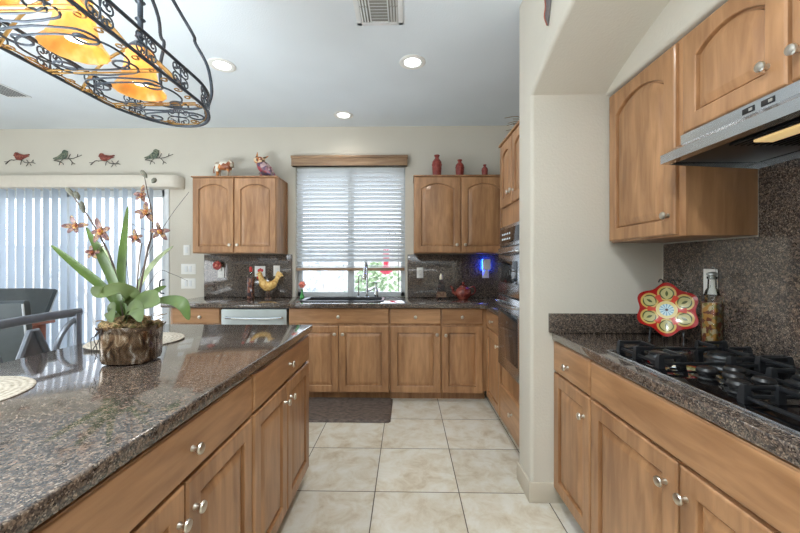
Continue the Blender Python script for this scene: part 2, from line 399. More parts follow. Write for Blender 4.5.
# platter: painted flower with six lobes, in the plate's own plane (local x, z)
def platter_mat():
    m, nt, b = nodes_of('painted_flower_platter')
    tc = N(nt, 'ShaderNodeTexCoord'); sp = N(nt, 'ShaderNodeSeparateXYZ')
    nt.links.new(tc.outputs['Object'], sp.inputs[0])
    def mth(op, a, bb=None, c=None):
        n = N(nt, 'ShaderNodeMath', operation=op)
        for i, v in enumerate((a, bb, c)):
            if v is None: continue
            if isinstance(v, (int, float)): n.inputs[i].default_value = v
            else: nt.links.new(v, n.inputs[i])
        return n.outputs[0]
    X, Z = sp.outputs['X'], sp.outputs['Z']
    rad = mth('SQRT', mth('ADD', mth('MULTIPLY', X, X), mth('MULTIPLY', Z, Z)))
    ang = mth('ARCTAN2', X, Z)
    c6 = mth('COSINE', mth('MULTIPLY', ang, 6.0))            # +1 on a lobe's axis
    edge = mth('ADD', mth('MULTIPLY', c6, 0.011), 0.117)     # rim radius
    q = mth('DIVIDE', rad, edge)
    def sel(cond, colA, colB):
        mx = N(nt, 'ShaderNodeMix'); mx.data_type = 'RGBA'
        nt.links.new(cond, mx.inputs[0])
        for idx, cc in ((7, colA), (6, colB)):
            if isinstance(cc, tuple): mx.inputs[idx].default_value = cc
            else: nt.links.new(cc, mx.inputs[idx])
        return mx.outputs[2]
    # local coordinate inside a lobe
    pa = mth('PINGPONG', mth('ADD', ang, PI / 6 * 0), PI / 6)
    lat = mth('MULTIPLY', rad, mth('SINE', pa))
    lon = mth('MULTIPLY', rad, mth('COSINE', pa))
    du = mth('DIVIDE', mth('SUBTRACT', lon, 0.077), 0.035)
    dv = mth('DIVIDE', lat, 0.037)
    dd = mth('SQRT', mth('ADD', mth('MULTIPLY', du, du), mth('MULTIPLY', dv, dv)))
    fig = mth('COSINE', mth('MULTIPLY', mth('ADD', dv, mth('MULTIPLY', du, du)), 8.0))
    green = sel(mth('GREATER_THAN', fig, 0.35), rgb(72, 80, 42), rgb(176, 168, 112))
    red = rgb(158, 28, 26)
    col = sel(mth('LESS_THAN', dd, 1.0), rgb(196, 164, 88), red)
    col = sel(mth('LESS_THAN', dd, 0.78), green, col)
    tear = mth('MULTIPLY', mth('GREATER_THAN', pa, 0.36), mth('LESS_THAN', rad, 0.075))
    col = sel(tear, rgb(196, 60, 40), col)
    col = sel(mth('LESS_THAN', rad, 0.042), rgb(214, 196, 132), col)
    col = sel(mth('LESS_THAN', rad, 0.028), sel(mth('GREATER_THAN', mth('COSINE', mth('MULTIPLY', ang, 12.0)), 0.1), rgb(120, 160, 180), rgb(190, 210, 212)), col)
    col = sel(mth('LESS_THAN', rad, 0.006), rgb(80, 60, 60), col)
    col = sel(mth('GREATER_THAN', q, 0.965), red, col)
    nt.links.new(col, b.inputs['Base Color'])
    b.inputs['Roughness'].default_value = 0.2
    b.inputs['Coat Weight'].default_value = 0.3
    return m
M_PLATTER = platter_mat()

# ------------------------------------------------------------------ mesh helpers
WLOC = {}
def new_bm():
    return bmesh.new()
def add_box(bm, lo, hi, bev=0.0, seg=2):
    t = bmesh.new()
    vs = [t.verts.new((x, y, z)) for x in (lo[0], hi[0]) for y in (lo[1], hi[1]) for z in (lo[2], hi[2])]
    for f in ((0, 1, 3, 2), (4, 6, 7, 5), (0, 4, 5, 1), (2, 3, 7, 6), (0, 2, 6, 4), (1, 5, 7, 3)):
        t.faces.new([vs[i] for i in f])
    bmesh.ops.recalc_face_normals(t, faces=t.faces)
    if bev > 0:
        bmesh.ops.bevel(t, geom=list(t.edges), offset=bev, segments=seg, profile=0.5, affect='EDGES')
    merge(bm, t)
def merge(bm, t, mat=None):
    me = bpy.data.meshes.new('tmp')
    if mat is not None:
        t.transform(mat)
    t.to_mesh(me); t.free()
    bm.from_mesh(me)
    bpy.data.meshes.remove(me)
def add_obox(bm, center, size, rot, bev=0.0):
    t = bmesh.new()
    add_box(t, (-size[0] / 2, -size[1] / 2, -size[2] / 2), (size[0] / 2, size[1] / 2, size[2] / 2), bev)
    merge(bm, t, Matrix.Translation(center) @ rot.to_4x4())
def add_lathe(bm, prof, seg=24, mat=None, ngon=None):
    t = bmesh.new()
    rings = []
    for r, z in prof:
        if r < 1e-6:
            rings.append([t.verts.new((0, 0, z))])
        else:
            rings.append([t.verts.new((r * math.cos(2 * PI * i / seg), r * math.sin(2 * PI * i / seg), z)) for i in range(seg)])
    for a, b in zip(rings, rings[1:]):
        for i in range(seg):
            j = (i + 1) % seg
            if len(a) == 1 and len(b) == 1: continue
            if len(a) == 1: t.faces.new((a[0], b[i], b[j]))
            elif len(b) == 1: t.faces.new((a[i], a[j], b[0]))
            else: t.faces.new((a[i], a[j], b[j], b[i]))
    if prof[0] != prof[-1]:
        for rr in (rings[0], rings[-1]):
            if len(rr) > 1: t.faces.new(rr)
    bmesh.ops.recalc_face_normals(t, faces=t.faces)
    merge(bm, t, mat)
def frames(pts):
    ts = []
    n = len(pts)
    for i in range(n):
        a = pts[max(0, i - 1)]; b = pts[min(n - 1, i + 1)]
        d = (b - a)
        ts.append(d.normalized() if d.length > 1e-9 else Vector((0, 0, 1)))
    up = Vector((0, 0, 1)) if abs(ts[0].z) < 0.9 else Vector((1, 0, 0))
    u = (up - ts[0] * up.dot(ts[0])).normalized()
    us = [u]
    for i in range(1, n):
        v = us[-1] - ts[i] * us[-1].dot(ts[i])
        us.append(v.normalized() if v.length > 1e-6 else us[-1])
    return ts, us
def spline(pts, n=8):
    P = [Vector(p) for p in pts]
    if len(P) < 3 or n <= 1: return P
    out = []
    for i in range(len(P) - 1):
        p0 = P[max(0, i - 1)]; p1 = P[i]; p2 = P[i + 1]; p3 = P[min(len(P) - 1, i + 2)]
        for k in range(n):
            t = k / n
            out.append(0.5 * ((2 * p1) + (p2 - p0) * t + (2 * p0 - 5 * p1 + 4 * p2 - p3) * t * t + (3 * p1 - p0 - 3 * p2 + p3) * t ** 3))
    out.append(P[-1])
    return out
def add_tube(bm, pts, r, seg=8, closed=False, flat=1.0, smooth=0):
    pts = spline(pts, smooth) if smooth else [Vector(p) for p in pts]
    n = len(pts)
    rs = r if isinstance(r, (list, tuple)) else [r] * 2
    def rad(i):
        t = i / max(1, n - 1) * (len(rs) - 1)
        k = min(int(t), len(rs) - 2); f = t - k
        return rs[k] * (1 - f) + rs[k + 1] * f
    if closed:
        ext = [pts[-1]] + pts + [pts[0]]
        ts, us = frames(ext); ts = ts[1:-1]; us = us[1:-1]
    else:
        ts, us = frames(pts)
    t = bmesh.new()
    rings = []
    for i, p in enumerate(pts):
        w = ts[i].cross(us[i])
        rr = rad(i)
        rings.append([t.verts.new(p + us[i] * (math.cos(2 * PI * k / seg) * rr) + w * (math.sin(2 * PI * k / seg) * rr * flat)) for k in range(seg)])
    m = n if closed else n - 1
    for i in range(m):
        a, b = rings[i], rings[(i + 1) % n]
        for k in range(seg):
            j = (k + 1) % seg
            t.faces.new((a[k], a[j], b[j], b[k]))
    if not closed:
        t.faces.new(rings[0]); t.faces.new(rings[-1])
    bmesh.ops.recalc_face_normals(t, faces=t.faces)
    merge(bm, t)
def add_loft(bm, secs, seg=14, smooth=4):
    """secs: (center, ru, rw, udir) ellipses along a path"""
    cs = spline([s[0] for s in secs], smooth)
    n = len(cs)
    def lerp(idx, i):
        t = i / (n - 1) * (len(secs) - 1); k = min(int(t), len(secs) - 2); f = t - k
        f = f * f * (3 - 2 * f)
        return secs[k][idx] * (1 - f) + secs[k + 1][idx] * f
    ts, us = frames(cs)
    t = bmesh.new(); rings = []
    for i, p in enumerate(cs):
        w = ts[i].cross(us[i])
        ru, rw = lerp(1, i), lerp(2, i)
        rings.append([t.verts.new(p + us[i] * math.cos(2 * PI * k / seg) * ru + w * math.sin(2 * PI * k / seg) * rw) for k in range(seg)])
    for a, b in zip(rings, rings[1:]):
        for k in range(seg):
            j = (k + 1) % seg
            t.faces.new((a[k], a[j], b[j], b[k]))
    t.faces.new(rings[0]); t.faces.new(rings[-1])
    bmesh.ops.recalc_face_normals(t, faces=t.faces)
    merge(bm, t)
def add_ball(bm, c, r, sub=2, scale=(1, 1, 1), jitter=0.0):
    t = bmesh.new()
    bmesh.ops.create_icosphere(t, subdivisions=sub, radius=r)
    for v in t.verts:
        if jitter: v.co *= 1 + random.uniform(-jitter, jitter)
        v.co = Vector((v.co.x * scale[0], v.co.y * scale[1], v.co.z * scale[2]))
    merge(bm, t, Matrix.Translation(c))
def add_prism(bm, poly, h, mat=None, bev=0.0):
    """poly in local xy, extruded 0..h in local z"""
    t = bmesh.new()
    vs = [t.verts.new((x, y, 0)) for x, y in poly]
    f = t.faces.new(vs)
    r = bmesh.ops.extrude_face_region(t, geom=[f])
    bmesh.ops.translate(t, vec=(0, 0, h), verts=[g for g in r['geom'] if isinstance(g, bmesh.types.BMVert)])
    bmesh.ops.recalc_face_normals(t, faces=t.faces)
    if bev:
        bmesh.ops.bevel(t, geom=[e for e in t.edges if e.calc_face_angle(0) > 0.6], offset=bev, segments=2, profile=0.5, affect='EDGES')
    merge(bm, t, mat)
def add_ring_strip(bm, rings, cap_last=False, cap_first=False):
    t = bmesh.new()
    R = [[t.verts.new(p) for p in r] for r in rings]
    n = len(R[0])
    for a, b in zip(R, R[1:]):
        for i in range(n):
            j = (i + 1) % n
            t.faces.new((a[i], a[j], b[j], b[i]))
    if cap_last: t.faces.new(R[-1])
    if cap_first: t.faces.new(R[0])
    bmesh.ops.recalc_face_normals(t, faces=t.faces)
    merge(bm, t)
def obj(name, bm, mat, parent=None, label=None, loc=None, sharp=35):
    if parent is not None:
        base = WLOC[parent]
    elif loc is not None:
        base = Vector(loc)
    else:
        xs = [v.co for v in bm.verts]
        base = Vector(((min(v.x for v in xs) + max(v.x for v in xs)) / 2, (min(v.y for v in xs) + max(v.y for v in xs)) / 2, min(v.z for v in xs)))
    for v in bm.verts:
        v.co -= base
    me = bpy.data.meshes.new(name)
    bm.to_mesh(me); bm.free()
    for m in (mat if isinstance(mat, (list, tuple)) else [mat]):
        me.materials.append(m)
    for p in me.polygons: p.use_smooth = True
    me.set_sharp_from_angle(angle=math.radians(sharp))
    o = bpy.data.objects.new(name, me)
    COL.objects.link(o)
    if parent is not None:
        o.parent = parent
    else:
        o.location = base
    WLOC[o] = base.copy()
    if label: o['label'] = label
    return o
def thing(name, label, cat, loc, group=None):
    o = bpy.data.objects.new(name, None)
    o.empty_display_size = 0.1
    COL.objects.link(o)
    o.location = loc
    o['label'] = label; o['category'] = cat
    if group: o['group'] = group
    WLOC[o] = Vector(loc)
    return o
def tag(o, label, cat, group=None, kind=None):
    o['label'] = label; o['category'] = cat
    if group: o['group'] = group
    if kind: o['kind'] = kind
    return o
def struct(name, bm, mat, parent=None, loc=None):
    o = obj(name, bm, mat, parent, loc=loc)
    if parent is None: o['kind'] = 'structure'
    return o
def dup(root, delta, label, group=None):
    """copy of a thing with copies of its parts and sub-parts, moved by delta"""
    r = root.copy(); COL.objects.link(r)
    r.location = root.location + Vector(delta)
    r['label'] = label
    if group: r['group'] = group
    for ch in [c for c in bpy.data.objects if c.parent == root]:
        c = ch.copy(); COL.objects.link(c); c.parent = r
        for g in [q for q in bpy.data.objects if q.parent == ch]:
            d = g.copy(); COL.objects.link(d); d.parent = c
    return r
def at(px, py, Y):
    """a point at depth Y seen at a place of the 800 x 533 frame"""
    u = (px - 400) / FPX; v = (264 - py) / FPX
    s, c = math.sin(YAW), math.cos(YAW)
    x, y, z = u * c - s, u * s + c, v
    t = Y / y
    return Vector((x * t, Y, CZ + z * t))

# ------------------------------------------------------------------ structure
CEIL, WY, RX = 2.80, 3.93, 1.37
b = new_bm(); add_box(b, (-6.4, -5.2, -0.1), (1.7, 4.10, 0)); struct('floor', b, M_TILE, loc=(0, 0, 0))
b = new_bm(); add_box(b, (-6.4, -5.2, CEIL), (1.7, 4.10, CEIL + 0.1)); struct('ceiling', b, M_CEIL, loc=(0, 0, CEIL))
WX0, WX1, WZ0, WZ1 = -1.235, -0.015, 0.915, 2.36
SX0, SX1, SZ1 = -5.05, -2.70, 2.12
b = new_bm()
T = 0.16
for lo, hi in (((-6.4, 0), (SX0, CEIL)), ((SX0, SZ1), (SX1, CEIL)), ((SX1, 0), (WX0, CEIL)), ((WX0, 0), (WX1, WZ0 - 0.02)), ((WX0, WZ1), (WX1, CEIL)), ((WX1, 0), (1.7, CEIL))):
    add_box(b, (lo[0], WY, lo[1]), (hi[0], WY + T, hi[1]))
struct('wall_back', b, M_WALL, loc=(0, WY, 0))
b = new_bm()
add_box(b, (-6.4, -5.2, 0), (-6.25, 4.1, CEIL))
struct('wall_left', b, M_WALL, loc=(-6.3, 0, 0))
b = new_bm()
add_box(b, (-6.4, -5.2, 0), (1.7, -5.05, CEIL))
struct('wall_rear', b, M_WALL, loc=(0, -5.1, 0))
# right wall: deep back part, then the arched alcove front with bullnose corners
PX, SY = 0.668, 1.93
b = new_bm()
add_box(b, (RX, -0.4, 0), (1.7, 4.10, CEIL))
R_, cy, half = 2.55, 0.90, SY - 0.90
zc = 2.19 - math.sqrt(R_ ** 2 - half ** 2)
poly = [(2.14, 0), (2.14, CEIL), (-5.05, CEIL), (-5.05, 0), (cy - half, 0)]
NA = 24
for i in range(NA + 1):
    yy = cy - half + 2 * half * i / NA
    poly.append((yy, zc + math.sqrt(R_ ** 2 - (yy - cy) ** 2)))
poly.append((SY, 0))
t = bmesh.new()
vs = [t.verts.new((PX, y, z)) for y, z in poly]
f = t.faces.new(vs)
r = bmesh.ops.extrude_face_region(t, geom=[f])
bmesh.ops.translate(t, vec=(RX + 0.02 - PX, 0, 0), verts=[g for g in r['geom'] if isinstance(g, bmesh.types.BMVert)])
bmesh.ops.recalc_face_normals(t, faces=t.faces)
ed = []
for e in t.edges:
    a, c = e.verts[0].co, e.verts[1].co
    if abs(a.x - PX) < 1e-4 and abs(c.x - PX) < 1e-4:
        if min(a.z, c.z) < 0.001 and max(a.z, c.z) < 0.001: continue
        if min(a.z, c.z) > CEIL - 0.001: continue
        if a.y < -5.0 and c.y < -5.0: continue
        ed.append(e)
bmesh.ops.bevel(t, geom=ed, offset=0.022, segments=4, profile=0.5, affect='EDGES')
merge(b, t)
# dropped soffit above the wall cabinets
add_box(b, (1.065, -0.12, 2.180), (RX + 0.02, SY + 0.02, CEIL), 0.018, 3)
struct('wall_right', b, M_WALL, loc=(RX, 0, 0))
# tile baseboards
b = new_bm()
add_box(b, (PX - 0.012, SY - 0.012, 0), (0.84, SY, 0.108), 0.003)
add_box(b, (PX - 0.012, SY - 0.010, 0), (PX, 2.135, 0.108), 0.003)
struct('baseboard_right', b, M_BASET)
b = new_bm()
add_box(b, (SX1 + 0.02, WY - 0.012, 0), (-2.32, WY, 0.1), 0.003)
struct('baseboard_back', b, M_BASET)
b = new_bm(); add_box(b, (0.780, 2.16, 0), (0.800, 3.33, 0.022), 0.002)
struct('trim_1', b, M_BASET)

# kitchen window
b = new_bm()
fy0, fy1 = WY + 0.085, WY + 0.135
fw = 0.05
add_box(b, (WX0, fy0, WZ0), (WX0 + fw, fy1, WZ1), 0.003); add_box(b, (WX1 - fw, fy0, WZ0), (WX1, fy1, WZ1), 0.003)
add_box(b, (WX0, fy0, WZ0), (WX1, fy1, WZ0 + fw), 0.003); add_box(b, (WX0, fy0, WZ1 - fw), (WX1, fy1, WZ1), 0.003)
add_box(b, (-0.665, fy0 - 0.012, WZ0), (-0.595, fy1, WZ1), 0.003)
wf = struct('window_1', b, M_GFRAME)
for x0, x1 in ((WX0 + fw, -0.665), (-0.595, WX1 - fw)):
    b = new_bm(); add_box(b, (x0, fy0 + 0.02, WZ0 + fw), (x1, fy0 + 0.026, WZ1 - fw)); obj('pane', b, M_PANE, wf)
# sliding glass door
b = new_bm()
dy0, dy1 = WY + 0.06, WY + 0.12
for x0, x1 in ((SX0, SX0 + 0.06), (-3.92, -3.82), (SX1 - 0.075, SX1)):
    add_box(b, (x0, dy0, 0), (x1, dy1, SZ1), 0.003)
add_box(b, (SX0, dy0, 0), (SX1, dy1, 0.09), 0.003); add_box(b, (SX0, dy0, SZ1 - 0.08), (SX1, dy1, SZ1), 0.003)
df = struct('door_1', b, M_WFRAME)
for x0, x1 in ((SX0 + 0.06, -3.92), (-3.82, SX1 - 0.075)):
    b = new_bm(); add_box(b, (x0, dy0 + 0.02, 0.09), (x1, dy0 + 0.026, SZ1 - 0.08)); obj('pane', b, M_PANE, df)
b = new_bm()
hx = -2.737
add_tube(b, [(hx, dy0 + 0.005, 0.94), (hx - 0.002, dy0 - 0.03, 0.95), (hx - 0.03, dy0 - 0.045, 0.965), (hx - 0.03, dy0 - 0.045, 1.085), (hx - 0.002, dy0 - 0.03, 1.10), (hx, dy0 + 0.005, 1.11)], 0.008, 8, smooth=3)
obj('door_handle', b, M_BPLAST, df, 'black D-shaped pull')
b = new_bm(); add_box(b, (SX1, WY - 0.012, 0.0), (SX1 + 0.05, WY, SZ1 + 0.02), 0.004)
struct('trim_2', b, M_WFRAME)

# ------------------------------------------------------------------ cabinetry
def mapper(face, pos):
    if face == 'B': return lambda a, z, c: Vector((a, pos - c, z))
    if face == 'R': return lambda a, z, c: Vector((pos - c, a, z))
    return lambda a, z, c: Vector((pos + c, a, z))      # island face, looking to +X
def add_panel_door(bm, mp, a0, a1, z0, z1, arch=False, th=0.02, stile=0.062):
    n = 12
    def rect(d, c):
        l, r, bt, tp = a0 + d, a1 - d, z0 + d, z1 - d
        out = []
        for i in range(n): out.append((l + (r - l) * i / n, bt))
        for i in range(n): out.append((r, bt + (tp - bt) * i / n))
        for i in range(n): out.append((r + (l - r) * i / n, tp))
        for i in range(n): out.append((l, tp + (bt - tp) * i / n))
        return [mp(a, z, c) for a, z in out]
    def opening(d, c):
        l, r, bt, tp = a0 + stile + d, a1 - stile - d, z0 + stile + d, z1 - stile - d
        w = r - l
        rise = min(0.13 * (a1 - a0 - 2 * stile), 0.06) * 1.35 if arch else 0.0
        ts = tp - rise
        def top(a):
            if not arch: return tp
            h = w / 2; Rr = (h * h + rise * rise) / (2 * rise)
            return ts - (Rr - rise) + math.sqrt(max(0, Rr * Rr - (a - (l + r) / 2) ** 2))
        out = []
        for i in range(n): out.append((l + w * i / n, bt))
        for i in range(n): out.append((r, bt + (ts - bt) * i / n))
        for i in range(n):
            a = r - w * i / n; out.append((a, top(a)))
        for i in range(n): out.append((l, ts + (bt - ts) * i / n))
        return [mp(a, z, c) for a, z in out]
    rings = [rect(0, 0), rect(0, th - 0.005), rect(0.003, th - 0.0015), rect(0.007, th), opening(-0.003, th), opening(0.0, th - 0.002),
             opening(0.0015, th - 0.016), opening(0.007, th - 0.0175), opening(0.0085, th - 0.011), opening(0.036, th - 0.002), opening(0.040, th - 0.0015)]
    add_ring_strip(bm, rings, True, True)
def add_slab_front(bm, mp, a0, a1, z0, z1, th=0.02):
    def rect(d, c):
        return [mp(a0 + d, z0 + d, c), mp(a1 - d, z0 + d, c), mp(a1 - d, z1 - d, c), mp(a0 + d, z1 - d, c)]
    add_ring_strip(bm, [rect(0, 0), rect(0, th - 0.006), rect(0.003, th - 0.004), rect(0.0045, th - 0.001), rect(0.007, th)], True, True)
def bx_mapped(bm, mp, a0, a1, z0, z1, c0, c1, bev=0.0):
    p, q = mp(a0, z0, c0), mp(a1, z1, c1)
    add_box(bm, tuple(min(p[i], q[i]) for i in range(3)), tuple(max(p[i], q[i]) for i in range(3)), bev)
KNOB = [(r * 1.04, z * 1.04) for r, z in [(0.0, 0.0), (0.0085, 0.0), (0.0075, 0.004), (0.0055, 0.010), (0.0058, 0.014), (0.0135, 0.018), (0.0155, 0.022), (0.0135, 0.0265), (0.007, 0.029), (0.0, 0.0295)]]
def knob(parent, mp, face, a, z):
    p = mp(a, z, 0.020)
    rot = {'B': Matrix.Rotation(PI / 2, 4, 'X'), 'R': Matrix.Rotation(-PI / 2, 4, 'Y'), 'I': Matrix.Rotation(PI / 2, 4, 'Y')}[face]
    b = new_bm(); add_lathe(b, KNOB, 16, Matrix.Translation(p) @ rot)
    obj('knob', b, M_NICK, parent)
def cabinet(name, label, group, face, pos, a0, a1, z0, z1, depth, fronts, toe=True, cat='cabinet', extra=None):
    mp = mapper(face, pos)
    g = 0.002
    base = mp((a0 + a1) / 2, 0 if toe else z0, -depth / 2)
    t = thing(name, label, cat, base, group)
    b = new_bm()
    zb = 0.10 if toe else z0
    if 'sink' in name:
        bx_mapped(b, mp, a0 + g / 2, a1 - g / 2, zb, z1, -0.02, 0, 0.0015)
        bx_mapped(b, mp, a0 + g / 2, a0 + 0.018, zb, z1, -depth, -0.02); bx_mapped(b, mp, a1 - 0.018, a1 - g / 2, zb, z1, -depth, -0.02)
        bx_mapped(b, mp, a0 + g / 2, a1 - g / 2, zb, zb + 0.02, -depth, -0.02); bx_mapped(b, mp, a0 + g / 2, a1 - g / 2, zb, z1, -depth, -depth + 0.01)
    else:
        bx_mapped(b, mp, a0 + g / 2, a1 - g / 2, zb, z1, -depth, 0, 0.0015)
    if toe:
        bx_mapped(b, mp, a0 + g / 2, a1 - g / 2, 0.0, zb, -depth, -0.075)
    if extra: extra(b, mp)
    obj('body', b, M_WV, t)
    for fr in fronts:
        kind, p0, p1, q0, q1, kn = fr
        b = new_bm()
        if kind == 'drawer':
            add_slab_front(b, mp, p0, p1, q0, q1)
            d = obj('drawer', b, M_WH, t, sharp=20)
        else:
            add_panel_door(b, mp, p0, p1, q0, q1, kind == 'arch')
            d = obj('door', b, M_WV, t, sharp=20)
        if kn:
            knob(d, mp, face, kn[0], kn[1])
    return t

# back run, fronts at Y = 3.32
BP = 3.32
G1 = 'base cabinets along the back wall'
DZ0, DZ1, PZ0, PZ1 = 0.725, 0.868, 0.085, 0.703
cabinet('base_cabinet', 'narrow maple base cabinet left of the dishwasher, under the light switches', G1, 'B', BP, -2.23, -1.745, 0, 0.873, 0.58,
        [('drawer', -2.205, -1.752, DZ0, DZ1, (-1.93, 0.785)), ('door', -2.205, -1.752, PZ0, PZ1, (-1.79, 0.63))])
cabinet('sink_base_cabinet', 'wide maple sink cabinet under the window with two doors below one long drawer front', G1, 'B', BP, -1.105, -0.155, 0, 0.873, 0.58,
        [('drawer', -1.098, -0.168, DZ0, DZ1, (-0.633, 0.79)), ('door', -1.098, -0.636, PZ0, PZ1, (-0.668, 0.629)), ('door', -0.628, -0.168, PZ0, PZ1, (-0.592, 0.629))])
cabinet('base_cabinet', 'maple base cabinet right of the sink cabinet, with one drawer over a square-panel door', G1, 'B', BP, -0.155, 0.3215, 0, 0.873, 0.58,
        [('drawer', -0.149, 0.315, DZ0, DZ1, (0.082, 0.79)), ('door', -0.149, 0.315, PZ0, PZ1, (0.281, 0.628))])
def corner_fill(b, mp):
    bx_mapped(b, mp, 0.706, 0.765, 0.10, 0.873, -0.02, 0.004)
cabinet('base_cabinet', 'narrowest maple base cabinet, in the right corner of the back run', G1, 'B', BP, 0.3215, 0.74, 0, 0.873, 0.58,
        [('drawer', 0.328, 0.705, DZ0, DZ1, (0.512, 0.79)), ('door', 0.328, 0.705, PZ0, PZ1, (0.362, 0.622))], extra=corner_fill)
# return leg in front of the ovens
cabinet('base_cabinet', 'short maple base cabinet between the back corner and the oven tower', G1, 'R', 0.744, 2.752, 3.29, 0, 0.873, 0.60,
        [('drawer', 2.79, 3.25, DZ0, DZ1, (3.02, 0.79)), ('door', 2.79, 3.25, PZ0, PZ1, (2.83, 0.625))])

# dishwasher
t = thing('dishwasher', 'stainless dishwasher under the back counter, behind the island', 'dishwasher', (-1.42, 3.6, 0))
b = new_bm(); add_box(b, (-1.738, 3.33, 0.09), (-1.112, 3.89, 0.868)); obj('body', b, M_BPLAST, t)
b = new_bm(); add_box(b, (-1.732, 3.295, 0.11), (-1.116, 3.33, 0.858), 0.005); obj('door', b, M_STEELD, t)
b = new_bm()
add_tube(b, [(-1.68, 3.293, 0.782), (-1.66, 3.262, 0.780), (-1.42, 3.255, 0.776), (-1.18, 3.262, 0.780), (-1.16, 3.293, 0.782)], 0.011, 10, smooth=4)
obj('handle', b, M_CHROME, t)

# back worktop with sink cut-out and return leg
CT0, CT1 = 0.874, 0.914
b = new_bm()
hx0, hx1, hy0, hy1 = -1.03, -0.25, 3.44, 3.80
cf = 3.268
for lo, hi in (((-2.29, cf), (hx0, WY - 0.002)), ((hx1, cf), (RX - 0.003, WY - 0.002)), ((hx0, cf), (hx1, hy0)), ((hx0, hy1), (hx1, WY - 0.002))):
    add_box(b, (lo[0], lo[1], CT0), (hi[0], hi[1], CT1), 0.004 if lo[0] < -2 or hi[0] > 1 else 0.0)
add_box(b, (0.708, 2.752, CT0), (RX - 0.003, cf + 0.01, CT1), 0.004)
add_prism(b, [(0.708, cf + 0.004), (0.672, cf + 0.004), (0.708, cf - 0.034)], CT1 - CT0, Matrix.Translation((0, 0, CT0)))
tag(obj('worktop', b, M_GRAN), 'brown granite worktop along the back wall, around the sink', 'countertop')
b = new_bm()
add_box(b, (WX0 - 0.0, WY - 0.002, WZ0 - 0.02), (WX1, WY + 0.085, WZ0), 0.002)
struct('trim_3', b, M_GRAN)
b = new_bm(); add_box(b, (-2.248, WY - 0.02, CT1), (WX0 - 0.032, WY - 0.001, 1.385), 0.002)
tag(obj('backsplash', b, M_GRAN), 'granite backsplash slab left of the window, behind the rooster', 'backsplash', 'granite backsplash slabs')
b = new_bm(); add_box(b, (WX1 + 0.025, WY - 0.02, CT1), (RX - 0.003, WY - 0.001, 1.385), 0.002)
tag(obj('backsplash', b, M_GRAN), 'granite backsplash slab right of the window, behind the teapot', 'backsplash', 'granite backsplash slabs')

# sink, faucets
t = thing('kitchen_sink', 'dark inset sink with a raised rim in the worktop below the window', 'sink', (-0.64, 3.62, 0.70))
b = new_bm()
def sinkring(d, z, r=0.06):
    out = []
    for cx, cy_, a in ((hx1 - r, hy1 - r, 0), (hx0 + r, hy1 - r, 1), (hx0 + r, hy0 + r, 2), (hx1 - r, hy0 + r, 3)):
        for k in range(6):
            an = (a + k / 5) * PI / 2
            out.append(Vector((cx + (r + d) * math.cos(an), cy_ + (r + d) * math.sin(an), z)))
    return out
add_ring_strip(b, [sinkring(0.025, CT1 + 0.001), sinkring(0.022, CT1 + 0.011), sinkring(0.004, CT1 + 0.012), sinkring(-0.006, CT1 + 0.004), sinkring(-0.015, 0.74), sinkring(-0.05, 0.725)], True)
obj('basin', b, M_SINK, t)
b = new_bm(); add_lathe(b, [(0, 0.726), (0.04, 0.726), (0.042, 0.73), (0.03, 0.732), (0, 0.729)], 20, Matrix.Translation((-0.64, 3.62, 0))); obj('drain', b, M_CHROME, t)
FY = 3.855
t = thing('kitchen_faucet', 'tall chrome pull-down faucet behind the sink', 'faucet', (-0.43, FY, CT1))
b = new_bm(); add_lathe(b, [(0, 0), (0.028, 0), (0.028, 0.006), (0.017, 0.015), (0.015, 0.10), (0.0, 0.10)], 18, Matrix.Translation((-0.43, FY, CT1))); obj('base', b, M_CHROME, t)
b = new_bm(); add_tube(b, [(-0.43, FY, 0.98), (-0.43, FY, 1.22), (-0.43, FY - 0.02, 1.285), (-0.43, FY - 0.07, 1.31), (-0.435, FY - 0.12, 1.285), (-0.44, FY - 0.135, 1.23)], 0.0115, 12, smooth=5); obj('spout', b, M_CHROME, t)
b = new_bm(); add_lathe(b, [(0, 0), (0.017, 0), (0.021, 0.03), (0.019, 0.07), (0.013, 0.12), (0, 0.12)], 16, Matrix.Translation((-0.44, FY - 0.137, 1.115))); obj('spray_head', b, M_CHROME, t)
b = new_bm(); add_tube(b, [(-0.417, FY, 0.985), (-0.38, FY, 1.0), (-0.345, FY - 0.01, 1.03)], [0.009, 0.006], 10); obj('lever', b, M_CHROME, t)
t = thing('filter_tap', 'slim chrome filtered-water tap left of the tall faucet', 'faucet', (-0.52, FY, CT1))
b = new_bm(); add_lathe(b, [(0, 0), (0.018, 0), (0.016, 0.012), (0.009, 0.02), (0.009, 0.05), (0, 0.05)], 14, Matrix.Translation((-0.52, FY, CT1))); obj('base', b, M_CHROME, t)
b = new_bm(); add_tube(b, [(-0.52, FY, 0.95), (-0.52, FY, 1.11), (-0.512, FY - 0.01, 1.15), (-0.495, FY - 0.03, 1.158), (-0.48, FY - 0.05, 1.14), (-0.478, FY - 0.055, 1.10)], 0.006, 10, smooth=5); obj('spout', b, M_CHROME, t)
t = thing('soap_dispenser', 'chrome soap dispenser right of the tall faucet', 'soap dispenser', (-0.33, FY, CT1))
b = new_bm(); add_lathe(b, [(0, 0), (0.026, 0), (0.027, 0.03), (0.024, 0.08), (0.012, 0.11), (0.008, 0.12), (0, 0.12)], 16, Matrix.Translation((-0.33, FY, CT1))); obj('body', b, M_CHROME, t)
b = new_bm(); add_tube(b, [(-0.33, FY, 1.03), (-0.33, FY, 1.075), (-0.34, FY - 0.02, 1.085), (-0.36, FY - 0.06, 1.08)], [0.008, 0.006], 10, smooth=3); obj('nozzle', b, M_CHROME, t)

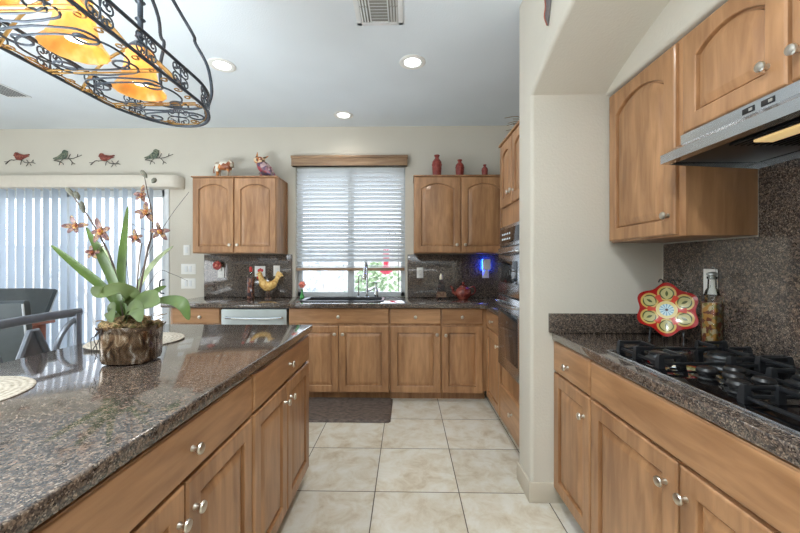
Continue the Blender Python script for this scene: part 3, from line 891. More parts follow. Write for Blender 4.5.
# wall cabinets on the back wall
UP = 3.62  # carcass fronts
def top_lip(a0, a1, z):
    def f(b, mp):
        bx_mapped(b, mp, a0 - 0.006, a1 + 0.006, z - 0.012, z, -0.31, 0.024, 0.002)
    return f
G2 = 'arched maple wall cabinets on the back wall'
def side_stile(a0, a1, z):
    lip = top_lip(a0, a1, z)
    def f(b, mp):
        lip(b, mp)
        bx_mapped(b, mp, a1 - 0.001, a1 + 0.008, 1.39, z - 0.012, -0.31, -0.272, 0.001)
    return f
cabinet('wall_cabinet', 'two-door maple wall cabinet left of the window, under the cow and owl figurines', G2, 'B', UP, -2.20, -1.325, 1.39, 2.180, 0.308,
        [('arch', -2.19, -1.769, 1.398, 2.158, (-1.80, 1.474)), ('arch', -1.757, -1.333, 1.398, 2.158, (-1.722, 1.474))], toe=False, extra=side_stile(-2.20, -1.325, 2.180))
cabinet('wall_cabinet', 'two-door maple wall cabinet right of the window, under the red vases', G2, 'B', UP, 0.075, 1.03, 1.39, 2.180, 0.308,
        [('arch', 0.087, 0.542, 1.398, 2.158, (0.506, 1.473)), ('arch', 0.556, 1.01, 1.398, 2.158, (0.59, 1.473))], toe=False, extra=top_lip(0.075, 1.03, 2.180))

# oven tower
OX, OY0, OY1 = 0.735, 2.145, 2.749
mpO = mapper('R', OX)
t = thing('oven_cabinet', 'tall maple oven tower with arched doors above and a drawer below the ovens', 'cabinet', (1.05, 2.45, 0))
b = new_bm()
bx_mapped(b, mpO, OY0, OY1, 0.10, 0.505, -0.62, 0); bx_mapped(b, mpO, OY0, OY1, 1.56, 2.185, -0.62, 0)
bx_mapped(b, mpO, OY0, OY0 + 0.02, 0.5, 1.57, -0.62, 0); bx_mapped(b, mpO, OY1 - 0.02, OY1, 0.5, 1.57, -0.62, 0)
bx_mapped(b, mpO, OY0, OY1, 0, 0.1, -0.62, -0.07); bx_mapped(b, mpO, OY0 - 0.0, OY1 + 0.006, 2.173, 2.187, -0.62, 0.028)
bx_mapped(b, mpO, OY0, OY1, 0.5, 1.57, -0.63, -0.60)
obj('body', b, M_WV, t)
for a0, a1, ka in ((2.452, 2.74, 2.485), (2.155, 2.440, 2.407)):
    b = new_bm(); add_panel_door(b, mpO, a0, a1, 1.70, 2.168, True); d = obj('door', b, M_WV, t, sharp=20)
    knob(d, mpO, 'R', ka, 1.78)
b = new_bm(); add_slab_front(b, mpO, 2.155, 2.74, 0.105, 0.365); d = obj('drawer', b, M_WH, t, sharp=20)
knob(d, mpO, 'R', 2.43, 0.255)
t = thing('double_wall_oven', 'stainless double wall oven built into the tall tower', 'oven', (1.0, 2.45, 0.51))
mpV = mapper('R', OX - 0.002)
yo0, yo1 = OY0 + 0.022, OY1 - 0.022
b = new_bm(); bx_mapped(b, mpV, yo0, yo1, 0.51, 1.555, -0.55, 0.004); obj('body', b, M_STEEL, t)
b = new_bm(); bx_mapped(b, mpV, yo0, yo1, 1.405, 1.552, 0.004, 0.022, 0.004); cp = obj('control_panel', b, M_STEEL, t)
b = new_bm(); bx_mapped(b, mpV, yo0 + 0.05, yo1 - 0.05, 1.43, 1.53, 0.022, 0.026, 0.001); obj('display', b, M_DISP, cp)
for k in range(5):
    for q in range(2):
        b = new_bm(); bx_mapped(b, mpV, yo1 - 0.10 - k * 0.045, yo1 - 0.08 - k * 0.045, 1.452 + q * 0.035, 1.464 + q * 0.035, 0.026, 0.0265)
        obj('display_button', b, M_DIGIT, cp)
for z0, z1, hz in ((1.06, 1.398, 1.36), (0.53, 1.05, 1.005)):
    b = new_bm(); bx_mapped(b, mpV, yo0, yo1, z0, z1, 0.004, 0.035, 0.006); d = obj('oven_door', b, M_STEEL, t)
    b = new_bm(); bx_mapped(b, mpV, yo0 + 0.09, yo1 - 0.09, z0 + 0.09, z1 - 0.10, 0.035, 0.038, 0.001); obj('oven_window', b, M_OVENG, d)
    b = new_bm(); add_tube(b, [mpV(yo0 + 0.04, hz, 0.034), mpV(yo0 + 0.05, hz, 0.066), mpV((yo0 + yo1) / 2, hz - 0.006, 0.074), mpV(yo1 - 0.05, hz, 0.066), mpV(yo1 - 0.04, hz, 0.034)], 0.010, 10, smooth=4)
    obj('handle', b, M_STEEL, d)

# right-hand alcove run, door fronts at X = .795
RP = 0.806
G3 = 'base cabinets of the cooktop alcove'
ZD0, ZD1, ZP0, ZP1 = 0.712, 0.865, 0.085, 0.70
cabinet('base_cabinet', 'narrow maple base cabinet beside the white wall end, left of the cooktop base', G3, 'R', RP, 1.545, SY - 0.004, 0, 0.873, 0.55,
        [('drawer', 1.548, SY - 0.008, ZD0, ZD1, (1.75, 0.775)), ('door', 1.548, SY - 0.008, ZP0, ZP1, (1.595, 0.604))])
cabinet('cooktop_base_cabinet', 'wide maple base cabinet under the gas cooktop, with two doors below a long plain front', G3, 'R', RP, 0.58, 1.545, 0, 0.873, 0.55,
        [('drawer', 0.588, 1.537, ZD0, ZD1, None), ('door', 1.052, 1.537, ZP0, ZP1, (1.096, 0.62)), ('door', 0.588, 1.042, ZP0, ZP1, (1.016, 0.618))])
b = new_bm(); add_box(b, (0.780, -0.118, CT0), (RX - 0.013, SY - 0.001, CT1), 0.005, 3)
tag(obj('worktop', b, M_GRAN), 'brown granite worktop of the right alcove, carrying the gas cooktop', 'countertop')
b = new_bm(); add_box(b, (0.762, SY - 0.020, CT1), (RX - 0.012, SY - 0.001, 1.016), 0.002)
tag(obj('backsplash', b, M_GRAN), 'low granite upstand on the wall end behind the flower platter', 'backsplash', 'granite backsplash slabs')
b = new_bm()
add_box(b, (RX - 0.012, -0.1, CT1 - 0.04), (RX - 0.0005, SY - 0.0205, 1.385)); add_box(b, (RX - 0.012, 0.10, 1.385), (RX - 0.0005, 1.40, 1.80))
tag(obj('backsplash', b, M_GRAN), 'tall granite backsplash on the right wall behind the cooktop and oil bottle', 'backsplash', 'granite backsplash slabs')

UX = 1.092
G4 = 'arched maple wall cabinets of the cooktop alcove'
cabinet('wall_cabinet', 'tall single-door maple wall cabinet left of the range hood', G4, 'R', UX, 1.412, SY - 0.012, 1.392, 2.176, 0.278,
        [('arch', 1.446, SY - 0.022, 1.40, 2.163, (1.480, 1.478))], toe=False)
cabinet('wall_cabinet', 'short two-door maple wall cabinet above the range hood', G4, 'R', UX, 0.635, 1.410, 1.778, 2.176, 0.278,
        [('arch', 1.026, 1.404, 1.787, 2.163, (1.078, 1.866)), ('arch', 0.642, 1.014, 1.787, 2.163, (0.992, 1.866))], toe=False)

# range hood
t = thing('range_hood', 'stainless under-cabinet range hood over the gas cooktop', 'range hood', (1.18, 1.02, 1.66))
hy0_, hy1_ = 0.640, 1.400
b = new_bm()
prof = [(1.356, 1.777), (1.062, 1.777), (1.062, 1.743), (0.985, 1.699), (0.985, 1.666), (1.02, 1.664), (1.356, 1.647)]
ring0 = [Vector((x, hy0_, z)) for x, z in prof]; ring1 = [Vector((x, hy1_, z)) for x, z in prof]
tt = bmesh.new()
A = [tt.verts.new(p) for p in ring0]; Bv = [tt.verts.new(p) for p in ring1]
for i in range(len(A)):
    j = (i + 1) % len(A)
    if i == len(A) - 2: continue
    tt.faces.new((A[i], A[j], Bv[j], Bv[i]))
tt.faces.new(A); tt.faces.new(Bv)
bmesh.ops.recalc_face_normals(tt, faces=tt.faces)
merge(b, tt)
obj('canopy', b, M_STEEL, t, sharp=15)
b = new_bm()
add_box(b, (0.996, hy0_ + 0.006, 1.672), (1.350, hy1_ - 0.006, 1.684))
add_box(b, (1.0, hy0_ + 0.01, 1.668), (1.02, hy1_ - 0.01, 1.673))
obj('underside', b, M_HOODU, t)
b = new_bm(); add_box(b, (1.05, 0.70, 1.664), (1.30, 1.18, 1.672), 0.002)
for k in range(12): add_box(b, (1.06 + k * 0.02, 0.71, 1.661), (1.066 + k * 0.02, 1.17, 1.665))
obj('filter', b, M_FILT, t)
b = new_bm(); add_box(b, (1.07, 0.72, 1.655), (1.13, 1.12, 1.664), 0.003); obj('lamp_lens', b, M_YELLOW, t)
for y in (1.126, 1.066):
    b = new_bm(); add_box(b, (1.0605, y - 0.020, 1.749), (1.063, y + 0.020, 1.767), 0.001); sw = obj('rocker_switch', b, M_BPLAST, t)
    b = new_bm(); add_box(b, (1.0585, y - 0.014, 1.753), (1.061, y - 0.003, 1.762), 0.0008); obj('rocker', b, M_DUCT, sw)

# gas cooktop
CX0, CX1, CY0, CY1 = 0.838, 1.312, 0.58, 1.497
ZG = CT1 + 0.008
t = thing('gas_cooktop', 'black glass gas cooktop with cast iron grates set in the right worktop', 'cooktop', ((CX0 + CX1) / 2, (CY0 + CY1) / 2, CT1))
b = new_bm(); add_box(b, (CX0, CY0, CT1 + 0.0005), (CX1, CY1, ZG), 0.003); obj('glass_top', b, M_BGLASS, t)
b = new_bm()
for lo, hi in (((CX0 - 0.004, CY0 - 0.004), (CX0, CY1 + 0.004)), ((CX1, CY0 - 0.004), (CX1 + 0.004, CY1 + 0.004)), ((CX0, CY0 - 0.004), (CX1, CY0)), ((CX0, CY1), (CX1, CY1 + 0.004))):
    add_box(b, (lo[0], lo[1], CT1 + 0.0005), (hi[0], hi[1], ZG + 0.0008), 0.001)
obj('edge_trim', b, M_STEEL, t)
burners = [(0.955, 1.365, 0.034), (1.19, 1.365, 0.042), (1.19, 1.055, 0.052), (0.955, 0.755, 0.042), (1.19, 0.755, 0.034)]
for x, y, r in burners:
    b = new_bm(); add_lathe(b, [(0, 0), (r * 1.3, 0), (r * 1.3, 0.003), (r * 1.05, 0.008), (r, 0.016), (0, 0.016)], 24, Matrix.Translation((x, y, ZG)))
    bu = obj('burner', b, M_BURN, t)
    b = new_bm(); add_lathe(b, [(0, 0.016), (r * 0.95, 0.016), (r * 0.95, 0.022), (r * 0.8, 0.025), (0, 0.025)], 24, Matrix.Translation((x, y, ZG))); obj('burner_cap', b, M_IRON, bu)
def grate(x0, x1, y0, y1, cs):
    b = new_bm()
    zt, w = ZG + 0.045, 0.0048
    zr0, zr1 = ZG + 0.010, ZG + 0.020
    def bar(p, q, z0=zt - 0.013, z1=zt):
        p, q = Vector((p[0], p[1], 0)), Vector((q[0], q[1], 0)); d = q - p
        add_obox(b, ((p.x + q.x) / 2, (p.y + q.y) / 2, (z0 + z1) / 2), (d.length, 2 * w, z1 - z0), Matrix.Rotation(math.atan2(d.y, d.x), 3, 'Z'), 0.003)
    def post(x, y, tall=True):
        r0, r1 = 0.0105, 0.0075
        z1 = zt + 0.002 if tall else zr1
        add_ring_strip(b, [[Vector((x + sx * r, y + sy * r, z)) for sx, sy in ((-1, -1), (1, -1), (1, 1), (-1, 1))] for r, z in ((r0, ZG), (r0, ZG + 0.012), (r1 + 0.002, zt - 0.02), (r1, z1 - 0.004), (r1 - 0.003, z1))], True, True)
    bar((x0, y0), (x1, y0), zr0, zr1); bar((x0, y1), (x1, y1), zr0, zr1); bar((x0, y0), (x0, y1), zr0, zr1); bar((x1, y0), (x1, y1), zr0, zr1)
    for x in (x0, x1):
        for y in (y0, y1):
            post(x, y)
            cx, cy_ = min(((c[0], c[1]) for c in cs), key=lambda c: (c[0] - x) ** 2 + (c[1] - y) ** 2)
            bar((x, y), (x + math.copysign(0.075, cx - x), y))
    for cx, cy_, hx_, hy_ in cs:
        g = 0.026
        for p, q in (((cx - hx_, cy_), (cx - g, cy_)), ((cx + hx_, cy_), (cx + g, cy_)), ((cx, cy_ - hy_), (cx, cy_ - g)), ((cx, cy_ + hy_), (cx, cy_ + g))):
            bar(p, q)
            if abs(p[0] - x0) < 0.02 or abs(p[0] - x1) < 0.02 or abs(p[1] - y0) < 0.02 or abs(p[1] - y1) < 0.02: post(p[0], p[1])
    obj('grate', b, M_IRON, t)
grate(0.872, 1.285, 1.242, 1.468, [(0.955, 1.365, 0.083, 0.108), (1.19, 1.365, 0.095, 0.108)])
grate(0.872, 1.285, 0.612, 0.935, [(0.955, 0.772, 0.083, 0.160), (1.19, 0.772, 0.095, 0.160)])
grate(1.095, 1.285, 0.955, 1.222, [(1.19, 1.0885, 0.095, 0.133)])
for x, y in ((0.95, 1.145), (1.045, 1.155), (0.935, 1.02), (1.03, 1.045), (0.985, 1.09)):
    b = new_bm(); add_lathe(b, [(0, 0), (0.031, 0), (0.031, 0.002), (0, 0.002)], 20, Matrix.Translation((x, y, ZG))); kb = obj('control_knob', b, M_BURN, t)
    b = new_bm(); add_lathe(b, [(0.0, 0.002), (0.021, 0.002), (0.022, 0.010), (0.027, 0.014), (0.028, 0.022), (0.023, 0.030), (0, 0.032)], 20, Matrix.Translation((x, y, ZG))); obj('knob_cap', b, M_BPLAST, kb)

# island
IP = -0.595
G5 = 'base cabinets of the island'
IZ0, IZ1, IQ0, IQ1 = 0.718, 0.862, 0.085, 0.706
cabinet('base_cabinet', 'far maple cabinet of the island, facing the aisle near the sink mat', G5, 'I', IP, 1.328, 2.10, 0, 0.873, 0.60,
        [('drawer', 1.336, 2.093, IZ0, IZ1, (1.735, 0.79)), ('door', 1.336, 1.708, IQ0, IQ1, (1.675, 0.625)), ('door', 1.718, 2.093, IQ0, IQ1, (1.752, 0.625))])
cabinet('base_cabinet', 'near maple cabinet of the island, with the drawer closest to the camera', G5, 'I', IP, 0.52, 1.326, 0, 0.873, 0.60,
        [('drawer', 0.528, 1.318, IZ0, IZ1, (0.945, 0.785)), ('door', 0.528, 0.915, IQ0, IQ1, (0.888, 0.62)), ('door', 0.925, 1.318, IQ0, IQ1, (0.955, 0.622))])
b = new_bm(); add_box(b, (-1.50, 0.05, CT0), (-0.567, 2.14, CT1), 0.006, 3)
tag(obj('worktop', b, M_GRAN), 'long polished brown granite island worktop under the potted orchid', 'countertop')

# ------------------------------------------------------------------ window coverings
t = thing('horizontal_blind', 'white slatted blind with a wooden headrail in the kitchen window', 'blind', (-0.625, WY, 1.21))
b = new_bm(); add_box(b, (-1.262, WY - 0.062, 2.352), (0.008, WY - 0.002, 2.462), 0.004)
add_box(b, (-1.268, WY - 0.070, 2.437), (0.014, WY - 0.002, 2.466), 0.006); add_box(b, (-1.262, WY - 0.066, 2.352), (0.008, WY - 0.002, 2.366), 0.003)
obj('valance', b, M_HEAD, t)
zs = [2.325 - 0.0455 * k for k in range(23)] + [1.265, 1.252, 1.24]
for k, z in enumerate(zs):
    b = new_bm()
    rot = Matrix.Rotation(math.radians(-46 if k < 23 else 4), 3, 'X')
    add_obox(b, (-0.625, WY + 0.032, z), (1.20, 0.05, 0.003), rot, 0.0008)
    obj('slat', b, M_SLAT, t)
b = new_bm(); add_box(b, (-1.228, WY + 0.004, 1.206), (-0.022, WY + 0.058, 1.236), 0.004); obj('bottom_rail', b, M_HEAD, t)
for x in (-1.08, -0.625, -0.17):
    b = new_bm(); add_tube(b, [(x, WY + 0.005, 2.35), (x, WY + 0.005, 1.225)], 0.0012, 5); obj('ladder_cord', b, M_SLAT, t)

t = thing('vertical_blind', 'white vertical blind under a cream rounded valance at the sliding door', 'blind', (-3.8, WY - 0.09, 0))
b = new_bm()
poly = [(-5.25, WY - 0.001), (-5.25, WY - 0.15)]
for k in range(9):
    an = -PI / 2 + PI / 2 * k / 8
    poly.append((-2.56 + 0.09 * math.cos(an), WY - 0.06 + 0.09 * math.sin(an)))
poly.append((-2.47, WY - 0.001))
add_prism(b, poly, 0.128, Matrix.Translation((0, 0, 2.112)), 0.006)
obj('valance', b, M_VALW, t)
n = 0
x = -2.80
while x > -5.15 and n < 40:
    b = new_bm()
    an = math.radians(103 + random.uniform(-5, 5))
    add_obox(b, (x, WY - 0.075, 1.075), (0.088, 0.002, 2.07), Matrix.Rotation(an, 3, 'Z'))
    obj('vane', b, M_VSLAT, t)
    x -= 0.098; n += 1

# ------------------------------------------------------------------ ceiling fittings
def downlight(x, y, label, power=20):
    t = thing('recessed_downlight', label, 'ceiling light', (x, y, CEIL), 'recessed ceiling downlights')
    b = new_bm(); add_lathe(b, [(0.060, -0.0005), (0.098, -0.0005), (0.099, -0.004), (0.085, -0.010), (0.064, -0.006), (0.060, -0.0005)], 32, Matrix.Translation((x, y, CEIL))); obj('trim_ring', b, M_WPLAST, t)
    b = new_bm(); add_lathe(b, [(0, -0.001), (0.060, -0.001), (0.055, -0.006), (0, -0.008)], 28, Matrix.Translation((x, y, CEIL))); obj('lens', b, M_LED, t)
    d = bpy.data.lights.new('downlight_lamp', 'SPOT'); d.energy = power; d.color = (1.0, 0.96, 0.9); d.spot_size = math.radians(150); d.spot_blend = 0.8; d.shadow_soft_size = 0.06
    o = bpy.data.objects.new('downlight_lamp', d); COL.objects.link(o); o.parent = t; o.location = (0, 0, -0.02)
downlight(-1.41, 2.694, 'lit recessed ceiling light nearest the hanging iron lamp')
downlight(0.044, 2.68, 'lit recessed ceiling light in front of the ceiling register')
downlight(-0.644, 3.62, 'lit recessed ceiling light close to the back wall above the window', 7)

for ax, ay in ((0.10, 0.50), (-1.41, 0.1)):
    d = bpy.data.lights.new('aisle_downlight', 'SPOT'); d.energy = 100; d.color = (0.95, 0.99, 1.0); d.spot_size = math.radians(150); d.spot_blend = 0.8; d.shadow_soft_size = 0.06
    o = bpy.data.objects.new('aisle_downlight', d); COL.objects.link(o); o.location = (ax, ay, CEIL - 0.02)

t = thing('ceiling_register', 'white square air register in the kitchen ceiling', 'air vent', (-0.165, 2.09, CEIL))
vx0, vx1, vy0, vy1 = -0.31, -0.022, 1.92, 2.253
b = new_bm()
for lo, hi in (((vx0, vy0), (vx0 + 0.03, vy1)), ((vx1 - 0.03, vy0), (vx1, vy1)), ((vx0, vy0), (vx1, vy0 + 0.025)), ((vx0, vy1 - 0.025), (vx1, vy1)), ((vx0 + 0.085, vy0), (vx0 + 0.093, vy1)), ((vx1 - 0.093, vy0), (vx1 - 0.085, vy1))):
    add_box(b, (lo[0], lo[1], CEIL - 0.009), (hi[0], hi[1], CEIL - 0.0005), 0.002)
obj('frame', b, M_SPLASTER, t)
b = new_bm(); add_box(b, (vx0 + 0.01, vy0 + 0.01, CEIL - 0.0025), (vx1 - 0.01, vy1 - 0.01, CEIL - 0.0005)); obj('duct_opening', b, M_DUCT, t)
for k in range(11):
    b = new_bm(); add_obox(b, ((vx0 + vx1) / 2, vy0 + 0.035 + k * 0.026, CEIL - 0.010), (0.10, 0.015, 0.002), Matrix.Rotation(math.radians(35), 3, 'X')); obj('vane', b, M_SPLASTER, t)
for s in (0, 1):
    for k in range(3):
        for q in range(2):
            xx = (vx0 + 0.037 + k * 0.017) if s == 0 else (vx1 - 0.037 - k * 0.017)
            ya, yb = (vy0 + 0.03, 2.082) if q == 0 else (2.09, vy1 - 0.03)
            b = new_bm(); add_obox(b, (xx, (ya + yb) / 2, CEIL - 0.010), (0.012, yb - ya, 0.002), Matrix.Rotation(math.radians(40 if s == 0 else -40), 3, 'Y')); obj('vane', b, M_SPLASTER, t)
t = thing('ceiling_slot_vent', 'long slotted air vent in the ceiling left of the hanging lamp', 'air vent', (-3.48, 2.95, CEIL))
b = new_bm(); add_box(b, (-3.62, 2.35, CEIL - 0.006), (-3.41, 3.18, CEIL - 0.0005), 0.002); obj('frame', b, M_SPLASTER, t)
b = new_bm()
for k in range(7):
    add_box(b, (-3.60 + k * 0.026, 2.38, CEIL - 0.008), (-3.588 + k * 0.026, 3.15, CEIL - 0.0055))
obj('slots', b, M_BURN, t)

# ------------------------------------------------------------------ hanging lamp over the island
LX, LW, LZ, LH = -1.073, 0.203, 1.962, 0.086
LY0, LY1 = 0.50, 1.745
t = thing('oval_chandelier', 'oval wrought iron hanging lamp with amber glass shades over the island', 'chandelier', (LX, (LY0 + LY1) / 2, LZ))
def oval(z, w=LW, e=0.0, n=16):
    out = []
    ry = 0.30
    for k in range(n * 2 + 1):
        a = PI * k / (2 * n); out.append(Vector((LX + (w + e) * math.cos(a), LY1 - ry + (ry + e) * math.sin(a), z)))
    for k in range(n * 2 + 1):
        a = PI + PI * k / (2 * n); out.append(Vector((LX + (w + e) * math.cos(a), LY0 + ry + (ry + e) * math.sin(a), z)))
    return out
for z in (LZ, LZ + LH):
    b = new_bm(); add_tube(b, oval(z), 0.0062, 8, closed=True); obj('rim', b, M_BRONZE, t)
b = new_bm(); add_tube(b, oval(LZ + 0.006, e=-0.012), 0.003, 6, closed=True); obj('inner_rim', b, M_LAMPLIT, t)
def scroll(c, u, v, r, turns=1.5, dirn=1, start=0.0, n=26):
    out = []
    for k in range(n):
        f = k / (n - 1); a = start + dirn * turns * 2 * PI * (1 - f); rr = r * (0.22 + 0.78 * (1 - f) ** 0.8) if True else r
        rr = r * (1 - 0.78 * f)
        out.append(c + u * rr * math.cos(a) + v * rr * math.sin(a))
    return out
# side band ornament: crossed S-scroll medallions round the band
band = oval(LZ + LH / 2)
def band_at(s):
    L = [0.0]; P_ = band + [band[0]]
    for p, q in zip(P_, P_[1:]): L.append(L[-1] + (q - p).length)
    s = (s % 1.0) * L[-1]
    for i in range(len(L) - 1):
        if L[i + 1] >= s and L[i + 1] > L[i]:
            f = (s - L[i]) / (L[i + 1] - L[i]); p = P_[i].lerp(P_[i + 1], f)
            return p, (P_[i + 1] - P_[i]).normalized()
    return P_[0], Vector((0, 1, 0))
Zv = Vector((0, 0, 1))
NB = 16
def cscroll_band(c, u, v, d, r, bow, turns=1.15, n=14):
    right = []
    for k in range(n):
        f = k / (n - 1)
        a = -PI / 2 + 2 * PI * turns * (1 - f); rr = r * (0.3 + 0.7 * f)
        right.append((d + rr * math.cos(a), rr * math.sin(a)))
    return [c + u * x + v * y for x, y in right + [(0, -r - bow)] + [(-x, y) for x, y in reversed(right)]]
for i in range(NB):
    p, d = band_at((i + 0.5) / NB)
    b = new_bm()
    for sz in (-1, 1):
        add_tube(b, cscroll_band(p + Zv * sz * 0.020, d, Zv * sz, 0.030, 0.018, 0.004), 0.0028, 6)
        add_tube(b, cscroll_band(p + d * sz * 0.016, Zv, d * sz, 0.026, 0.013, 0.004), 0.0026, 6)
    add_ball(b, p, 0.007, 1)
    obj('band_scroll', b, M_BRONZE, t)
# open scrollwork across the bottom plane
b = None
Xv, Yv = Vector((1, 0, 0)), Vector((0, 1, 0))
ys = [0.80, 1.08, 1.36]
for yy in (0.93, 1.24, 1.50):
    w = LW * (1.0 if yy < 1.48 else 0.93)
    b = new_bm()
    for o_ in (-0.009, 0.009):
        add_tube(b, [(LX - w + 0.01, yy + o_, LZ), (LX + w - 0.01, yy + o_, LZ)], 0.0034, 6)
    obj('cross_bar', b, M_LAMPLIT, t)
def cscroll(c, u, v, d, r, bow, turns=1.3, n=22):
    right = []
    for k in range(n):
        f = k / (n - 1)
        a = -PI / 2 + 2 * PI * turns * (1 - f); rr = r * (0.25 + 0.75 * f)
        right.append((d + rr * math.cos(a), rr * math.sin(a)))
    mid = [(d * 0.5, -r - bow * 0.6), (0, -r - bow), (-d * 0.5, -r - bow * 0.6)]
    return [c + u * x + v * y for x, y in right + mid + [(-x, y) for x, y in reversed(right)]]
for yy in (0.85, 1.133, 1.415):
    b = new_bm()
    add_tube(b, [(LX + 0.150 * math.copysign(abs(math.cos(2 * PI * k / 40)) ** 0.8, math.cos(2 * PI * k / 40)), yy + 0.098 * math.copysign(abs(math.sin(2 * PI * k / 40)) ** 0.8, math.sin(2 * PI * k / 40)), LZ) for k in range(40)], 0.0036, 6, closed=True)
    obj('shade_loop', b, M_BRONZE, t)
for yy, w in ((0.64, 0.85), (0.99, 1.0), (1.275, 1.0), (1.57, 0.95)):
    for sy in (-1, 1):
        b = new_bm(); add_tube(b, cscroll(Vector((LX, yy + sy * 0.066 * w, LZ)), Xv, Yv * sy, 0.098 * w, 0.046 * w, 0.012), 0.0038, 6); obj('floor_scroll', b, M_BRONZE, t)
for yy in (0.76, 0.92, 1.06, 1.20, 1.34, 1.48):
    for sx in (-1, 1):
        b = new_bm(); add_tube(b, cscroll(Vector((LX + sx * (LW - 0.026), yy, LZ)), Yv, Xv * -sx, 0.036, 0.017, 0.002, 1.1, 14), 0.0026, 6); obj('side_scroll', b, M_LAMPLIT, t)
b = new_bm(); add_tube(b, cscroll(Vector((LX, LY1 - 0.055, LZ)), Xv, Yv * -1, 0.055, 0.024, 0.004), 0.003, 6); obj('side_scroll', b, M_LAMPLIT, t)
# shades with stems
SHADE = [(0.034, 0.168), (0.046, 0.160), (0.050, 0.13), (0.053, 0.09), (0.060, 0.055), (0.076, 0.018), (0.090, 0.0), (0.086, 0.0), (0.072, 0.018), (0.056, 0.055), (0.049, 0.09), (0.046, 0.13), (0.042, 0.156), (0.034, 0.163)]
for yy in (0.85, 1.133, 1.415):
    mt = Matrix.Translation((LX, yy, LZ + 0.012))
    tb = bmesh.new(); seg = 48
    rings = [[tb.verts.new((r * (1 + 0.022 * math.cos(16 * 2 * PI * i / seg)) * math.cos(2 * PI * i / seg), r * (1 + 0.022 * math.cos(16 * 2 * PI * i / seg)) * math.sin(2 * PI * i / seg), z)) for i in range(seg)] for r, z in SHADE]
    for a_, b_ in zip(rings, rings[1:] + rings[:1]):
        for i in range(seg): tb.faces.new((a_[i], a_[(i + 1) % seg], b_[(i + 1) % seg], b_[i]))
    bmesh.ops.recalc_face_normals(tb, faces=tb.faces)
    b = new_bm(); merge(b, tb, mt); sh = obj('glass_shade', b, M_AMBER, t)
    b = new_bm(); add_lathe(b, [(0, 0.03), (0.026, 0.034), (0.034, 0.05), (0.03, 0.07), (0.018, 0.10), (0, 0.12)], 18, mt); obj('bulb', b, M_BULB, sh)
    b = new_bm(); add_lathe(b, [(0, 0.158), (0.040, 0.158), (0.040, 0.175), (0.022, 0.195), (0.010, 0.20), (0.010, 0.42), (0, 0.42)], 16, mt)
    for q in (0.22, 0.29, 0.36): add_lathe(b, [(0.010, q - 0.008), (0.019, q), (0.010, q + 0.008)], 14, mt)
    obj('stem', b, M_BRONZE, t)
    for sx in (-1, 1):
        b = new_bm(); add_tube(b, [(LX + sx * (LW - 0.003), yy - 0.045, LZ), (LX + sx * 0.15, yy - 0.05, LZ + 0.06), (LX + sx * 0.085, yy - 0.05, LZ + 0.12), (LX + sx * 0.01, yy - 0.01, LZ + 0.195)], 0.008, 8, flat=0.4, smooth=4); obj('strap', b, M_LAMPLIT, t)
    l = bpy.data.lights.new('shade_lamp', 'POINT'); l.energy = 0.95; l.color = (1.0, 0.86, 0.62); l.shadow_soft_size = 0.03
    lo_ = bpy.data.objects.new('shade_lamp', l); COL.objects.link(lo_); lo_.parent = t; lo_.location = Vector((LX, yy, LZ + 0.145)) - WLOC[t]
YM = 1.133
b = new_bm(); add_tube(b, [(LX, 0.83, LZ + 0.43), (LX, 1.435, LZ + 0.43)], 0.010, 8)
obj('carrier_bar', b, M_BRONZE, t)
for s, ye in ((1, LY1), (-1, LY0)):
    for sx in (-1, 1):
        b = new_bm()
        pts = [(LX + sx * 0.118, ye - s * 0.045, LZ + LH), (LX + sx * 0.125, ye - s * 0.03, LZ + 0.16), (LX + sx * 0.115, ye - s * 0.05, LZ + 0.27), (LX + sx * 0.075, ye - s * 0.08, LZ + 0.36), (LX + sx * 0.078, ye - s * 0.10, LZ + 0.385), (LX + sx * 0.05, ye - s * 0.17, LZ + 0.46), (LX + sx * 0.02, YM + s * 0.22, LZ + 0.60), (LX, YM + s * 0.01, LZ + 0.68)]
        add_tube(b, pts, 0.0075, 8, smooth=5); obj('scroll_arm', b, M_BRONZE, t)
b = new_bm(); add_lathe(b, [(0, LZ + 0.42), (0.012, LZ + 0.42), (0.014, LZ + 0.5), (0.024, LZ + 0.54), (0.012, LZ + 0.58), (0.012, CEIL - 0.03), (0.06, CEIL - 0.025), (0.065, CEIL - 0.001), (0, CEIL - 0.001)], 18, Matrix.Translation((LX, YM, 0)))
obj('hanging_rod', b, M_BRONZE, t)

# ------------------------------------------------------------------ potted orchid on the island
PC = Vector((-1.035, 1.325, CT1))
t = thing('potted_orchid', 'artificial orchid in a mottled silver-brown glass planter on the island', 'potted plant', PC)
def sq(rx, ry, z, n=40, e=4.0, rot=0.12):
    out = []; rx *= 0.92; ry *= 0.92
    for k in range(n):
        a = 2 * PI * k / n
        c, s = math.cos(a), math.sin(a)
        x = rx * math.copysign(abs(c) ** (2 / e), c); y = ry * math.copysign(abs(s) ** (2 / e), s)
        out.append(Vector((PC.x + x * math.cos(rot) - y * math.sin(rot), PC.y + x * math.sin(rot) + y * math.cos(rot), PC.z + z)))
    return out
b = new_bm()
add_ring_strip(b, [sq(0.070, 0.066, 0.001), sq(0.086, 0.078, 0.006), sq(0.091, 0.082, 0.02), sq(0.093, 0.084, 0.10), sq(0.094, 0.085, 0.122), sq(0.103, 0.093, 0.133), sq(0.104, 0.094, 0.139), sq(0.098, 0.088, 0.139), sq(0.088, 0.079, 0.12), sq(0.086, 0.077, 0.10)], True, True)
obj('planter', b, M_MERC, t)
b = new_bm()
rg = random.Random(3)
for k in range(46):
    a = rg.uniform(0, 2 * PI); r = 0.075 * math.sqrt(rg.random())
    add_ball(b, (PC.x + r * math.cos(a) * 1.1, PC.y + r * math.sin(a), PC.z + 0.130 + 0.028 * (1 - r / 0.08) + rg.uniform(0, 0.01)), rg.uniform(0.012, 0.022), 2, (1.2, 1.1, 0.8), 0.18)
